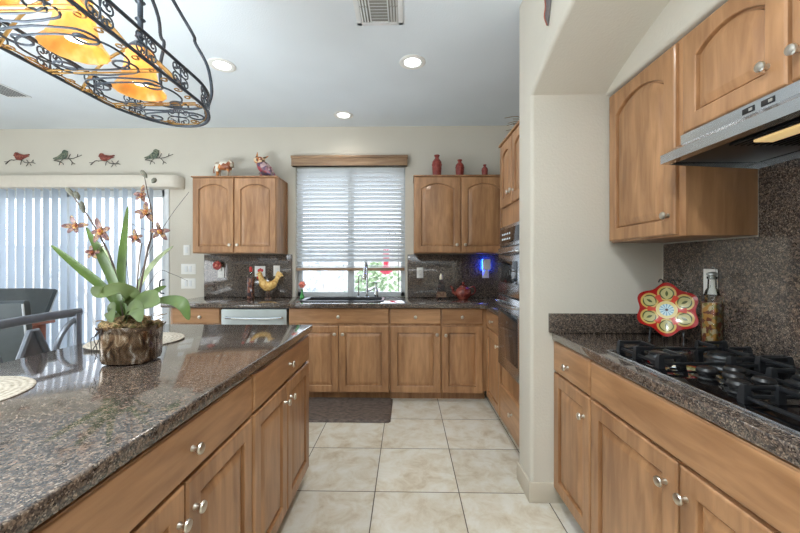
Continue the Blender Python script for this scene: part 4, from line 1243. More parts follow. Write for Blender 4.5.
for k in range(60):
    a = rg.uniform(0, 2 * PI); r = 0.09 * math.sqrt(rg.random()); p = Vector((PC.x + r * math.cos(a), PC.y + r * math.sin(a), PC.z + 0.150 + rg.uniform(0, 0.02)))
    add_tube(b, [p, p + Vector((rg.uniform(-.03, .03), rg.uniform(-.03, .03), rg.uniform(-.008, .012)))], 0.0013, 4)
m_ = obj('moss', b, M_MOSS, t); m_['kind'] = 'stuff'
def add_blade(bm, pts, width, fold=0.25, th=0.0016, taper=1.0, n=8, up=None):
    P_ = spline(pts, n); m = len(P_)
    ts, us = frames(P_)
    tt = bmesh.new(); top = []; bot = []
    view = Vector((0, -1, 0.25)).normalized() if up is None else Vector(up).normalized()
    for i, p in enumerate(P_):
        f = i / (m - 1)
        w = width * (math.sin(PI * min(1, 0.08 + 0.92 * f) ** taper) ** 0.75) * 0.5 + 0.0012
        nrm = (view - ts[i] * view.dot(ts[i])).normalized()
        s = ts[i].cross(nrm)
        row = [p + s * w + nrm * w * fold, p, p - s * w + nrm * w * fold]
        top.append([tt.verts.new(q) for q in row]); bot.append([tt.verts.new(q - nrm * th) for q in row])
    for i in range(m - 1):
        for k in range(2):
            tt.faces.new((top[i][k], top[i][k + 1], top[i + 1][k + 1], top[i + 1][k])); tt.faces.new((bot[i][k], bot[i][k + 1], bot[i + 1][k + 1], bot[i + 1][k]))
        for k in (0, 2):
            tt.faces.new((top[i][k], top[i + 1][k], bot[i + 1][k], bot[i][k]))
    for i in (0, m - 1):
        for k in range(2):
            tt.faces.new((top[i][k], top[i][k + 1], bot[i][k + 1], bot[i][k]))
    bmesh.ops.recalc_face_normals(tt, faces=tt.faces)
    merge(bm, tt)
YP = 1.33
def leaf(name, pts, width, mat, fold=0.25, taper=1.0, up=None):
    b = new_bm(); add_blade(b, [at(px, py, yy) for px, py, yy in pts], width, fold, taper=taper, up=up); return obj(name, b, mat, t, sharp=60)
leaf('strap_leaf', [(125, 320, 1.34), (108, 292, 1.32), (80, 268, 1.29), (51, 245, 1.25)], 0.031, M_LEAF, taper=1.1)
leaf('strap_leaf', [(124, 318, 1.33), (114, 282, 1.31), (102, 256, 1.29), (86, 227, 1.27)], 0.036, M_LEAF)
leaf('strap_leaf', [(126, 318, 1.35), (122, 280, 1.36), (124, 245, 1.37), (128, 206, 1.38)], 0.034, M_LEAF)
leaf('strap_leaf', [(130, 318, 1.35), (140, 285, 1.36), (155, 262, 1.37), (173, 246, 1.37)], 0.020, M_LEAF3)
leaf('strap_leaf', [(124, 318, 1.38), (118, 288, 1.40), (110, 262, 1.42), (98, 242, 1.44)], 0.024, M_LEAF3)
leaf('broad_leaf', [(136, 312, 1.32), (131, 297, 1.29), (118, 290, 1.25), (102, 293, 1.21), (92, 287, 1.20)], 0.068, M_LEAF2, 0.2, up=(0.1, -0.75, 0.7))
leaf('broad_leaf', [(124, 322, 1.31), (134, 306, 1.27), (146, 301, 1.25), (153, 303, 1.23), (160, 303, 1.22)], 0.085, M_LEAF2, 0.25, up=(-0.2, -0.7, 0.7))
leaf('broad_leaf', [(126, 321, 1.29), (131, 309, 1.24), (137, 310, 1.21), (141, 322, 1.19)], 0.055, M_LEAF2, 0.2, up=(0, -0.9, 0.5))
leaf('broad_leaf', [(120, 322, 1.34), (113, 310, 1.30), (111, 312, 1.27), (112, 323, 1.25)], 0.05, M_LEAF2, 0.2)
leaf('drooping_leaf', [(142, 306, 1.30), (158, 301, 1.28), (174, 301, 1.26), (184, 306, 1.25), (189, 320, 1.24)], 0.042, M_LEAF, 0.3, taper=1.6, up=(-0.2, -0.7, 0.7))
leaf('small_leaf', [(140, 304, 1.34), (150, 296, 1.34), (158, 290, 1.34), (166, 286, 1.34)], 0.022, M_LEAF)
def stem_part(name, pts, r, mat, sm=6):
    b = new_bm(); add_tube(b, [at(*p) for p in pts], r, 7, smooth=sm); return obj(name, b, mat, t)
stem_part('flower_stem', [(124, 320, 1.33), (119, 290, 1.32), (112, 262, 1.30), (101, 238, 1.28), (88, 216, 1.27), (78, 203, 1.26), (70, 191, 1.26)], [0.0042, 0.0018], M_STEM)
stem_part('flower_stem', [(136, 320, 1.34), (140, 290, 1.34), (146, 258, 1.34), (152, 232, 1.34), (152, 214, 1.34), (148, 195, 1.34), (144, 174, 1.34)], [0.0042, 0.0015], M_STEM)
stem_part('flower_stem', [(137, 320, 1.32), (137, 292, 1.31), (139, 262, 1.31), (142, 243, 1.31)], [0.003, 0.0015], M_STEM)
stem_part('flower_stalk', [(146, 256, 1.34), (150, 240, 1.34), (160, 236, 1.33)], 0.0014, M_STEM)
stem_part('flower_stalk', [(108, 252, 1.29), (104, 246, 1.28), (95, 252, 1.27)], 0.0014, M_STEM)
stem_part('twig', [(128, 318, 1.36), (145, 262, 1.42), (168, 220, 1.46), (189, 192, 1.48)], [0.0014, 0.0007], M_TWIG)
stem_part('twig', [(132, 316, 1.36), (125, 230, 1.40), (140, 228, 1.42), (168, 240, 1.44)], [0.0012, 0.0006], M_TWIG)
stem_part('twig', [(140, 300, 1.36), (158, 272, 1.40), (172, 274, 1.42), (188, 281, 1.44)], [0.0012, 0.0006], M_TWIG)
for pts in ([(100, 330, 1.24), (94, 338, 1.22), (97, 350, 1.21), (94, 363, 1.20)], [(102, 328, 1.24), (98, 342, 1.22), (93, 350, 1.21), (98, 358, 1.21)], [(99, 332, 1.25), (96, 336, 1.23), (91, 340, 1.22), (92, 356, 1.21)]):
    stem_part('aerial_root', pts, [0.002, 0.0012], M_TWIG)
def petal_blade(bm, c, ang, L, w, tilt=0.3):
    d = Vector((math.cos(ang), -tilt, math.sin(ang))).normalized()
    add_blade(bm, [c, c + d * L * 0.5 + Vector((0, -0.004, 0)), c + d * L], w, 0.15, 0.0012, n=4)
def flower(px, py, yy, size, seed):
    c = at(px, py, yy); rr = random.Random(seed); b = new_bm()
    a0 = rr.uniform(-0.25, 0.25)
    for a in (PI / 2, PI * 1.0, 0.05, PI * 1.32, -0.95):
        petal_blade(b, c, a + a0, size * rr.uniform(0.9, 1.3), size * 0.46, rr.uniform(0.0, 0.7))
    fl = obj('flower', b, M_PETAL, t, sharp=60)
    b = new_bm(); add_ball(b, c + Vector((0, -0.008, -0.003)), size * 0.26, 2, (1, 0.8, 1.2), 0.1); obj('flower_lip', b, M_LIP, fl)
for i, (px, py, yy, sz) in enumerate([(77, 226, 1.265, 0.034), (102, 231, 1.275, 0.040), (93, 252, 1.27, 0.026), (143, 195, 1.335, 0.030), (147, 212, 1.33, 0.038), (137, 237, 1.305, 0.028), (161, 231, 1.325, 0.034)]):
    flower(px, py, yy, sz, i + 5)
for (px, py, qx, qy, yy) in ((74, 197, 66, 187, 1.26), (79, 200, 75, 191, 1.262), (84, 213, 81, 201, 1.265), (147, 178, 141, 170, 1.34), (152, 183, 156, 178, 1.34)):
    b = new_bm(); p, q = at(px, py, yy), at(qx, qy, yy)
    add_loft(b, [(p, 0.002, 0.002), (p.lerp(q, 0.4), 0.009, 0.008), (p.lerp(q, 0.75), 0.008, 0.007), (q, 0.0012, 0.0012)], 10); obj('bud', b, M_BUD, t)

# placemats
def placemat(x, y, label):
    b = new_bm(); add_lathe(b, [(0, 0), (0.192, 0), (0.195, 0.002), (0.192, 0.004), (0, 0.0045)], 64, Matrix.Translation((x, y, CT1 + 0.0004)))
    tt = obj('placemat', b, M_PMAT, loc=(x, y, CT1 + 0.0004)); tag(tt, label, 'placemat', 'round woven placemats on the island')
placemat(-1.275, 0.935, 'round woven cream placemat at the left edge of the photo, nearest the camera')
placemat(-1.285, 1.675, 'round woven cream placemat behind the potted orchid')

# ------------------------------------------------------------------ seating beyond the island
SXC = -1.66
t = thing('bar_stool', 'grey metal bar stool with a framed back pushed up to the island', 'stool', (SXC - 0.0, 1.54, 0))
b = new_bm(); add_tube(b, [(SXC, 1.29, 1.012), (SXC - 0.01, 1.40, 1.028), (SXC - 0.015, 1.54, 1.033), (SXC - 0.01, 1.68, 1.036), (SXC, 1.785, 1.036)], 0.020, 10, flat=0.55, smooth=4); obj('top_rail', b, M_CHAIRM, t)
for y, z in ((1.765, 1.033), (1.315, 1.015)):
    b = new_bm(); add_obox(b, (SXC, y, z / 2 + 0.005), (0.022, 0.030, z - 0.01), Matrix.Identity(3), 0.004); obj('back_post', b, M_CHAIRM, t)
for s in (1, -1):
    b = new_bm(); add_tube(b, [(SXC - 0.004, 1.54 + s * 0.215, 1.0), (SXC - 0.004, 1.54 + s * 0.175, 0.975), (SXC - 0.004, 1.54 + s * 0.135, 0.92), (SXC - 0.004, 1.54 + s * 0.115, 0.85), (SXC - 0.004, 1.54 + s * 0.11, 0.70)], 0.012, 8, smooth=4); obj('back_brace', b, M_CHAIRM, t)
b = new_bm()
M_yz = Matrix(((0, 0, 1, SXC - 0.012), (1, 0, 0, 0), (0, 1, 0, 0), (0, 0, 0, 1)))
tri = [(1.44, 0.72), (1.68, 0.72), (1.555, 0.985)]
add_prism(b, tri, 0.010, M_yz)
tri_o = obj('splat', b, M_CHAIRM, t)
b = new_bm(); add_tube(b, [(SXC, 1.44, 0.72), (SXC, 1.54, 0.985), (SXC, 1.565, 0.985), (SXC, 1.68, 0.72)], 0.013, 8); obj('splat_frame', b, M_CHAIRM, tri_o)
b = new_bm(); add_box(b, (SXC + 0.0, 1.33, 0.64), (SXC + 0.42, 1.75, 0.70), 0.02); obj('seat', b, M_SLING, t)
for x, y in ((SXC + 0.40, 1.34), (SXC + 0.40, 1.74)):
    b = new_bm(); add_obox(b, (x, y, 0.32), (0.025, 0.025, 0.64), Matrix.Identity(3), 0.004); obj('leg', b, M_CHAIRM, t)
b = new_bm(); add_tube(b, [(SXC, 1.31, 0.25), (SXC + 0.40, 1.34, 0.25), (SXC + 0.40, 1.74, 0.25), (SXC, 1.77, 0.25)], 0.010, 8); obj('foot_ring', b, M_CHAIRM, t)

# dining table with high-backed chairs
t = thing('dining_table', 'reddish wood dining table behind the island, before the sliding door', 'table', (-3.93, 2.94, 0))
b = new_bm(); add_box(b, (-4.60, 2.63, 0.735), (-3.27, 3.26, 0.785), 0.008); obj('tabletop', b, M_DARKWOOD, t)
for x in (-4.52, -3.35):
    for y in (2.71, 3.18):
        b = new_bm(); add_box(b, (x - 0.035, y - 0.035, 0), (x + 0.035, y + 0.035, 0.735), 0.005); obj('leg', b, M_DARKWOOD, t)
def high_chair(cx, cy, rz, wt, wb, ht, label, lean=0.16):
    t = thing('dining_chair', label, 'chair', (cx, cy, 0), 'high-backed chairs around the dining table')
    Rm = Matrix.Translation((cx, cy, 0)) @ Matrix.Rotation(rz, 4, 'Z')
    # local: seat towards +y, back at -y leaning away
    def row(w, z, y, th, c):
        return [Rm @ Vector((x * w / 2, y + c * (x * x), z)) for x in (-1, -0.6, -0.2, 0.2, 0.6, 1)], th
    tt = bmesh.new(); zs_ = [0.42, 0.55, 0.70, 0.85, ht - 0.06, ht - 0.015, ht]
    F, K = [], []
    for z in zs_:
        f = (z - 0.42) / (ht - 0.42); w = wb + (wt - wb) * f; y = -0.22 - lean * f
        th = 0.045 if z < ht - 0.001 else 0.02
        p, _ = row(w if z < ht - 0.001 else w - 0.02, z, y, th, 0.10); F.append([tt.verts.new(q) for q in p])
        p, _ = row(w if z < ht - 0.001 else w - 0.02, z, y - th, th, 0.10); K.append([tt.verts.new(q) for q in p])
    for i in range(len(zs_) - 1):
        for k in range(5):
            tt.faces.new((F[i][k], F[i][k + 1], F[i + 1][k + 1], F[i + 1][k])); tt.faces.new((K[i][k], K[i][k + 1], K[i + 1][k + 1], K[i + 1][k]))
        for k in (0, 5): tt.faces.new((F[i][k], F[i + 1][k], K[i + 1][k], K[i][k]))
    for i in (0, -1):
        for k in range(5): tt.faces.new((F[i][k], F[i][k + 1], K[i][k + 1], K[i][k]))
    bmesh.ops.recalc_face_normals(tt, faces=tt.faces)
    b = new_bm(); merge(b, tt); bk = obj('backrest', b, M_SLING, t, sharp=50)
    for s in (-1, 1):
        b = new_bm()
        pts = [Rm @ Vector((s * (wb + (wt - wb) * f) / 2, -0.245 - lean * f + 0.10 - 0.022, 0.42 + (ht - 0.42) * f)) for f in (0, 0.3, 0.6, 0.97)]
        add_tube(b, pts, 0.006, 6)
        obj('piping', b, M_PIPING, bk)
    b = new_bm(); tb = bmesh.new(); add_box(tb, (-0.25, -0.24, 0.40), (0.25, 0.24, 0.48), 0.025); merge(b, tb, Rm); obj('seat', b, M_SLING, t)
    for x in (-0.21, 0.21):
        for y in (-0.2, 0.2):
            b = new_bm(); add_tube(b, [Rm @ Vector((x, y, 0.405)), Rm @ Vector((x * 1.08, y * 1.08, 0))], [0.018, 0.014], 8); obj('leg', b, M_CHAIRM, t)
high_chair(-3.90, 3.20, PI, 0.78, 0.60, 1.03, 'grey-green high-backed chair on the far side of the dining table')
high_chair(-2.64, 2.37, 0.12, 0.62, 0.46, 1.06, 'darker high-backed chair with pale piping on the near side of the dining table')

# ------------------------------------------------------------------ small things on the back counter and walls
def outlet_plate(name, label, x, z, w=0.072, h=0.116, kind='outlet', y=WY - 0.02, group='white wall plates', face='B'):
    t = thing(name, label, kind, (x, y, z) if face == 'B' else (x, y, z), group)
    if face == 'B':
        bxx = lambda b, a0, a1, z0, z1, c0, c1, bv: add_box(b, (x + a0, y - c1, z + z0), (x + a1, y - c0, z + z1), bv)
    else:
        bxx = lambda b, a0, a1, z0, z1, c0, c1, bv: add_box(b, (x - c1, y + a0, z + z0), (x - c0, y + a1, z + z1), bv)
    b = new_bm(); bxx(b, -w / 2, w / 2, -h / 2, h / 2, 0.0003, 0.006, 0.002); obj('plate', b, M_WPLAST, t)
    n = max(1, round(w / 0.07)) if name != 'wall_outlet' else max(1, round(w / 0.1))
    for k in range(n):
        cx = (k - (n - 1) / 2) * 0.046
        if name == 'light_switch':
            b = new_bm(); bxx(b, cx - 0.016, cx + 0.016, -0.033, 0.033, 0.006, 0.009, 0.001); obj('rocker', b, M_SPLASTER, t)
        else:
            for s in (-1, 1):
                b = new_bm()
                bxx(b, cx - 0.017, cx + 0.017, s * 0.021 - 0.014, s * 0.021 + 0.014, 0.006, 0.0085, 0.002)
                so = obj('socket', b, M_WPLAST, t)
                b = new_bm()
                for q in (-0.006, 0.006): bxx(b, cx + q - 0.001, cx + q + 0.001, s * 0.021 - 0.003, s * 0.021 + 0.007, 0.0085, 0.0089, 0)
                obj('slot', b, M_BPLAST, so)
    return t
YS = WY - 0.0205
outlet_plate('wall_outlet', 'white outlet under the red flower night light on the left backsplash', -2.055, 1.185, y=YS)
outlet_plate('wall_outlet', 'white double outlet plate directly behind the rooster head', -1.62, 1.20, 0.118, y=YS)
outlet_plate('light_switch', 'white switch plate behind the rooster tail, nearest the window', -1.435, 1.205, kind='light switch', y=YS)
outlet_plate('wall_outlet', 'white outlet on the backsplash above the triangular bottle', 0.147, 1.185, y=YS)
outlet_plate('wall_outlet', 'white outlet under the blue glowing plug-in', 0.862, 1.185, y=YS)
outlet_plate('light_switch', 'single white switch, uppermost of the plates beside the sliding door', -2.452, 1.436, kind='light switch', y=WY - 0.001)
outlet_plate('light_switch', 'middle white triple switch plate beside the sliding door', -2.432, 1.224, 0.165, kind='light switch', y=WY - 0.001)
outlet_plate('light_switch', 'lowest white triple switch plate beside the sliding door', -2.432, 1.063, 0.165, kind='light switch', y=WY - 0.001)
outlet_plate('wall_outlet', 'white outlet on the granite behind the oil bottle, in the cooktop alcove', RX - 0.0125, 1.20, y=1.612, face='R')
# flower night light
t = thing('flower_night_light', 'red flower plugged into the left backsplash outlet', 'night light', (-2.085, YS - 0.03, 1.235))
b = new_bm()
for k in range(10):
    a = 2 * PI * k / 10; add_ball(b, (-2.082 + 0.034 * math.cos(a), YS - 0.035, 1.264 + 0.034 * math.sin(a)), 0.017, 2, (1, 0.6, 1))
obj('petals', b, M_FLRED, t)
b = new_bm(); add_ball(b, (-2.082, YS - 0.042, 1.264), 0.022, 2, (1, 0.7, 1)); obj('flower_centre', b, M_PINK, t)
b = new_bm(); add_box(b, (-2.075, YS - 0.034, 1.205), (-2.04, YS - 0.010, 1.25), 0.004); obj('plug', b, M_WPLAST, t)
# glowing plug-in
t = thing('plug_in_night_light', 'white plug-in glowing blue on the right backsplash by the oven tower', 'night light', (0.875, YS - 0.05, 1.20))
b = new_bm(); add_box(b, (0.818, YS - 0.075, 1.215), (0.905, YS - 0.036, 1.335), 0.014, 3); obj('housing', b, M_WPLAST, t)
b = new_bm(); add_box(b, (0.818, YS - 0.0365, 1.222), (0.905, YS - 0.028, 1.331), 0.003); obj('glow_strip', b, M_BLUE, t)
b = new_bm(); add_box(b, (0.85, YS - 0.040, 1.18), (0.885, YS - 0.010, 1.222), 0.002); obj('plug', b, M_WPLAST, t)
# rooster
t = thing('rooster_figurine', 'straw-yellow rooster figurine with red comb on the back counter', 'figurine', (-1.48, 3.74, CT1))
b = new_bm()
ry = 3.74
V = Vector
add_loft(b, [(V((-1.545, ry, 1.20)), 0.010, 0.010), (V((-1.552, ry, 1.175)), 0.024, 0.022), (V((-1.54, ry, 1.13)), 0.027, 0.025), (V((-1.515, ry, 1.075)), 0.045, 0.042), (V((-1.47, ry, 1.045)), 0.055, 0.05), (V((-1.42, ry, 1.06)), 0.045, 0.04), (V((-1.385, ry, 1.10)), 0.028, 0.02), (V((-1.372, ry, 1.13)), 0.014, 0.010)], 14)
obj('body', b, M_ROOST, t)
b = new_bm()
for dx, dz in ((-0.012, 0.028), (0.004, 0.022), (0.018, 0.010), (0.026, -0.008)):
    add_tube(b, [(-1.405, ry, 1.075), (-1.375 + dx * 0.3, ry, 1.12 + dz * 0.3), (-1.352 + dx * 0.8, ry, 1.165 + dz), (-1.330 + dx, ry, 1.160 + dz * 0.9)], [0.015, 0.014, 0.004], 8, flat=0.5, smooth=4)
obj('tail', b, M_ROOST, t)
b = new_bm()
for dx, z in ((-0.018, 1.21), (0.0, 1.22), (0.018, 1.212)): add_ball(b, (-1.548 + dx, ry, z), 0.013, 2, (1, 0.5, 1.3))
add_ball(b, (-1.575, ry, 1.135), 0.011, 2, (0.8, 0.6, 1.6)); obj('comb', b, M_RED, t)
b = new_bm(); add_tube(b, [(-1.57, ry, 1.177), (-1.598, ry, 1.168)], [0.008, 0.001], 8); obj('beak', b, M_ROOST, t)
b = new_bm()
for dx in (-0.012, 0.012): add_tube(b, [(-1.468 + dx, ry, 1.01), (-1.466 + dx, ry, 0.93)], 0.006, 8)
add_lathe(b, [(0, 0), (0.04, 0), (0.038, 0.008), (0.03, 0.014), (0, 0.016)], 20, Matrix.Translation((-1.466, ry, CT1))); obj('stand', b, M_AMBB, t)
# slim oil bottle left of rooster
t = thing('pepper_bottle', 'slim glass bottle of dark peppers with a red cap left of the rooster', 'bottle', (-1.64, 3.72, CT1))
b = new_bm(); add_box(b, (-1.668, 3.692, CT1 + 0.001), (-1.612, 3.748, 1.14), 0.006); obj('body', b, M_PEPPER, t)
b = new_bm(); add_lathe(b, [(0, 1.138), (0.018, 1.138), (0.012, 1.16), (0.011, 1.20), (0, 1.20)], 14, Matrix.Translation((-1.64, 3.72, 0))); obj('neck', b, M_CLEAR, t)
b = new_bm(); add_lathe(b, [(0, 1.20), (0.015, 1.20), (0.015, 1.24), (0.010, 1.25), (0, 1.25)], 14, Matrix.Translation((-1.64, 3.72, 0))); obj('cap', b, M_RED, t)
# small flower in green vase at the window
t = thing('bud_vase', 'small green glass vase with one pink flower at the window sill', 'vase', (-1.115, 3.78, CT1))
b = new_bm(); add_lathe(b, [(0, 0), (0.02, 0), (0.024, 0.02), (0.012, 0.055), (0.010, 0.085), (0.013, 0.092), (0, 0.092)], 16, Matrix.Translation((-1.115, 3.78, CT1))); obj('vase', b, M_GREENG, t)
b = new_bm(); add_tube(b, [(-1.115, 3.78, 0.99), (-1.113, 3.78, 1.05)], 0.002, 6); obj('stem', b, M_LEAF, t)
b = new_bm()
for k in range(6):
    a = 2 * PI * k / 6; add_ball(b, (-1.113 + 0.022 * math.cos(a), 3.775, 1.06 + 0.022 * math.sin(a)), 0.016, 2, (1, 0.6, 1))
add_ball(b, (-1.113, 3.765, 1.06), 0.014, 2); obj('flower', b, M_PINK, t)
# triangular bottle
t = thing('triangular_bottle', 'dark triangular bottle with cream stopper left of the red teapot', 'bottle', (0.362, 3.74, CT1))
b = new_bm()
def trir(r, z):
    return [V((0.362 + r * math.cos(a), 3.74 + r * math.sin(a), z)) for a in [math.radians(q) for q in (-152, -148, -32, -28, 88, 92)]]
add_ring_strip(b, [trir(0.062, CT1 + 0.001), trir(0.064, CT1 + 0.012), trir(0.030, 1.09), trir(0.020, 1.11), trir(0.016, 1.12)], True, True)
obj('body', b, M_DARKB, t)
b = new_bm(); add_ring_strip(b, [[V((0.362 + r * math.cos(a), 3.738 + r * math.sin(a), z)) for a in [math.radians(q) for q in (-149, -31, 90)]] for r, z in ((0.066, 0.935), (0.052, 0.99))], True, True); obj('painted_band', b, M_AMBB, t)
b = new_bm(); add_lathe(b, [(0, 1.118), (0.018, 1.118), (0.019, 1.155), (0.012, 1.162), (0.010, 1.178), (0, 1.18)], 14, Matrix.Translation((0.362, 3.74, 0))); obj('stopper', b, M_CREAM, t)
# teapot
tx, ty = 0.59, 3.72
t = thing('teapot', 'red glazed teapot on the back counter near the oven tower', 'teapot', (tx, ty, CT1))
b = new_bm(); add_lathe(b, [(0, 0), (0.05, 0), (0.052, 0.006), (0.078, 0.035), (0.085, 0.065), (0.075, 0.10), (0.050, 0.122), (0.034, 0.128), (0, 0.128)], 28, Matrix.Translation((tx, ty, CT1 + 0.001))); obj('body', b, M_TEAPOT, t)
b = new_bm(); add_tube(b, [(tx - 0.07, ty, 0.965), (tx - 0.105, ty, 0.99), (tx - 0.115, ty, 1.03), (tx - 0.135, ty, 1.05)], [0.022, 0.014, 0.010], 12, smooth=5); obj('spout', b, M_TEAPOT, t)
b = new_bm(); add_tube(b, [(tx + 0.065, ty, 1.03), (tx + 0.105, ty, 1.045), (tx + 0.125, ty, 1.01), (tx + 0.11, ty, 0.975), (tx + 0.078, ty, 0.955)], 0.008, 10, smooth=5); obj('handle', b, M_TEAPOT, t)
b = new_bm(); add_lathe(b, [(0, 0.124), (0.040, 0.124), (0.038, 0.136), (0.018, 0.146), (0.010, 0.152), (0.016, 0.165), (0.012, 0.176), (0, 0.178)], 22, Matrix.Translation((tx, ty, CT1 + 0.001))); obj('lid', b, M_TEAPOT, t)

# figurines and vases on the wall cabinets
UT = 2.1802
cxw, cyw = -1.93, 3.74
t = thing('cow_figurine', 'small patchwork-painted cow figurine on the left wall cabinet', 'figurine', (cxw, cyw, UT))
b = new_bm()
add_loft(b, [(V((cxw - 0.075, cyw, UT + 0.10)), 0.022, 0.02), (V((cxw - 0.06, cyw, UT + 0.105)), 0.036, 0.032), (V((cxw, cyw, UT + 0.108)), 0.038, 0.034), (V((cxw + 0.045, cyw, UT + 0.112)), 0.034, 0.03), (V((cxw + 0.06, cyw, UT + 0.115)), 0.018, 0.016)], 14)
for dx in (-0.055, 0.04):
    for dy in (-0.018, 0.018): add_tube(b, [(cxw + dx, cyw + dy, UT + 0.09), (cxw + dx, cyw + dy, UT + 0.04), (cxw + dx, cyw + dy, UT + 0.0005)], [0.017, 0.011, 0.013], 10)
add_loft(b, [(V((cxw + 0.045, cyw - 0.005, UT + 0.125)), 0.02, 0.02), (V((cxw + 0.07, cyw - 0.022, UT + 0.122)), 0.024, 0.022), (V((cxw + 0.088, cyw - 0.04, UT + 0.10)), 0.017, 0.016), (V((cxw + 0.094, cyw - 0.045, UT + 0.085)), 0.012, 0.014)], 12)
obj('body', b, M_COW, t)
b = new_bm()
for s in (-1, 1): add_tube(b, [(cxw + 0.066, cyw - 0.02 + s * 0.016, UT + 0.135), (cxw + 0.07, cyw - 0.022 + s * 0.03, UT + 0.148)], [0.007, 0.002], 8)
obj('horns', b, M_CREAM, t)
b = new_bm(); add_tube(b, [(cxw - 0.085, cyw, UT + 0.11), (cxw - 0.098, cyw, UT + 0.08), (cxw - 0.095, cyw, UT + 0.05)], [0.004, 0.003, 0.006], 8, smooth=3); obj('tail', b, M_COW, t)
t.scale = (1.18, 1.25, 1.30)
ox, oy = -1.52, 3.73
t = thing('owl_figurine', 'plum and orange painted horned owl figurine on the left wall cabinet', 'figurine', (ox, oy, UT))
b = new_bm()
add_loft(b, [(V((ox + 0.115, oy, UT + 0.012)), 0.012, 0.010), (V((ox + 0.09, oy, UT + 0.035)), 0.03, 0.024), (V((ox + 0.05, oy, UT + 0.075)), 0.052, 0.042), (V((ox + 0.01, oy, UT + 0.115)), 0.056, 0.046), (V((ox - 0.025, oy, UT + 0.155)), 0.038, 0.036)], 16)
add_loft(b, [(V((ox - 0.02, oy, UT + 0.06)), 0.02, 0.02), (V((ox + 0.01, oy, UT + 0.02)), 0.022, 0.02), (V((ox + 0.02, oy, UT + 0.0008)), 0.02, 0.02)], 12)
obj('body', b, M_OWLB, t)
b = new_bm()
add_ball(b, (ox - 0.025, oy - 0.012, UT + 0.178), 0.044, 3, (1.15, 0.9, 0.85))
add_tube(b, [(ox - 0.052, oy, UT + 0.205), (ox - 0.048, oy, UT + 0.265)], [0.015, 0.002], 8); add_tube(b, [(ox + 0.01, oy, UT + 0.20), (ox + 0.055, oy, UT + 0.225)], [0.014, 0.002], 8)
hd = obj('head', b, M_OWLH, t)
b = new_bm(); add_tube(b, [(ox - 0.03, oy - 0.048, UT + 0.175), (ox - 0.034, oy - 0.062, UT + 0.16)], [0.008, 0.001], 8); obj('beak', b, M_BPLAST, hd)
b = new_bm()
for dx in (-0.045, -0.008): add_ball(b, (ox + dx, oy - 0.046, UT + 0.185), 0.008, 2)
obj('eyes', b, M_CREAM, hd)
b = new_bm(); add_loft(b, [(V((ox + 0.0, oy - 0.046, UT + 0.13)), 0.01, 0.006), (V((ox + 0.04, oy - 0.048, UT + 0.09)), 0.034, 0.012), (V((ox + 0.085, oy - 0.034, UT + 0.045)), 0.022, 0.010), (V((ox + 0.12, oy - 0.02, UT + 0.012)), 0.004, 0.004)], 12); obj('wing', b, M_OWLB, t)
t.scale = (1.15, 1.1, 1.06)
VP_ = [(0, 0), (0.036, 0), (0.039, 0.005), (0.042, 0.03), (0.046, 0.08), (0.048, 0.13), (0.045, 0.160), (0.030, 0.182), (0.019, 0.194), (0.018, 0.206), (0.028, 0.222), (0.026, 0.228), (0.015, 0.212), (0.0, 0.21)]
for x, h, label in ((0.317, 0.240, 'tallest red carved vase, nearest the window, on the right wall cabinet'), (0.556, 0.190, 'middle-sized red carved vase between the tall and the short one'), (0.816, 0.137, 'shortest red carved vase, nearest the oven tower')):
    k = h / 0.229; kr = k * (1.12 if h < 0.2 else 1.0)
    t = thing('red_vase', label, 'vase', (x, 3.735, UT), 'red vases on the wall cabinet')
    b = new_bm(); add_lathe(b, [(r * kr, z * k) for r, z in VP_], 28, Matrix.Translation((x, 3.735, UT + 0.0003))); obj('body', b, M_REDCER, t)
    b = new_bm()
    for q in (0.05, 0.09, 0.13):
        for i in range(14):
            a = 2 * PI * i / 14; r = (0.036 + 0.010 * (q - 0.03) / 0.09) * kr
            add_ball(b, (x + r * math.cos(a), 3.735 + r * math.sin(a), UT + q * k), 0.006 * k, 1)
    obj('carved_beads', b, M_REDCER, t)
# dried stems on top of the oven tower
b = new_bm()
rg = random.Random(11)
for k in range(9):
    y0 = 2.55 + rg.uniform(-.03, .03); x0 = 0.86 + rg.uniform(-.02, .02)
    dx, dz = rg.uniform(-0.16, -0.06), rg.uniform(0.05, 0.16)
    add_tube(b, [(x0, y0, 2.1872), (x0 + dx * 0.3, y0, 2.1872 + dz * 0.9), (x0 + dx, y0 + rg.uniform(-.1, .1), 2.1872 + dz)], [0.004, 0.002], 5, smooth=4)
tag(obj('dried_grass', b, M_GRASS), 'wisps of dried grass on top of the oven tower', 'dried plant')

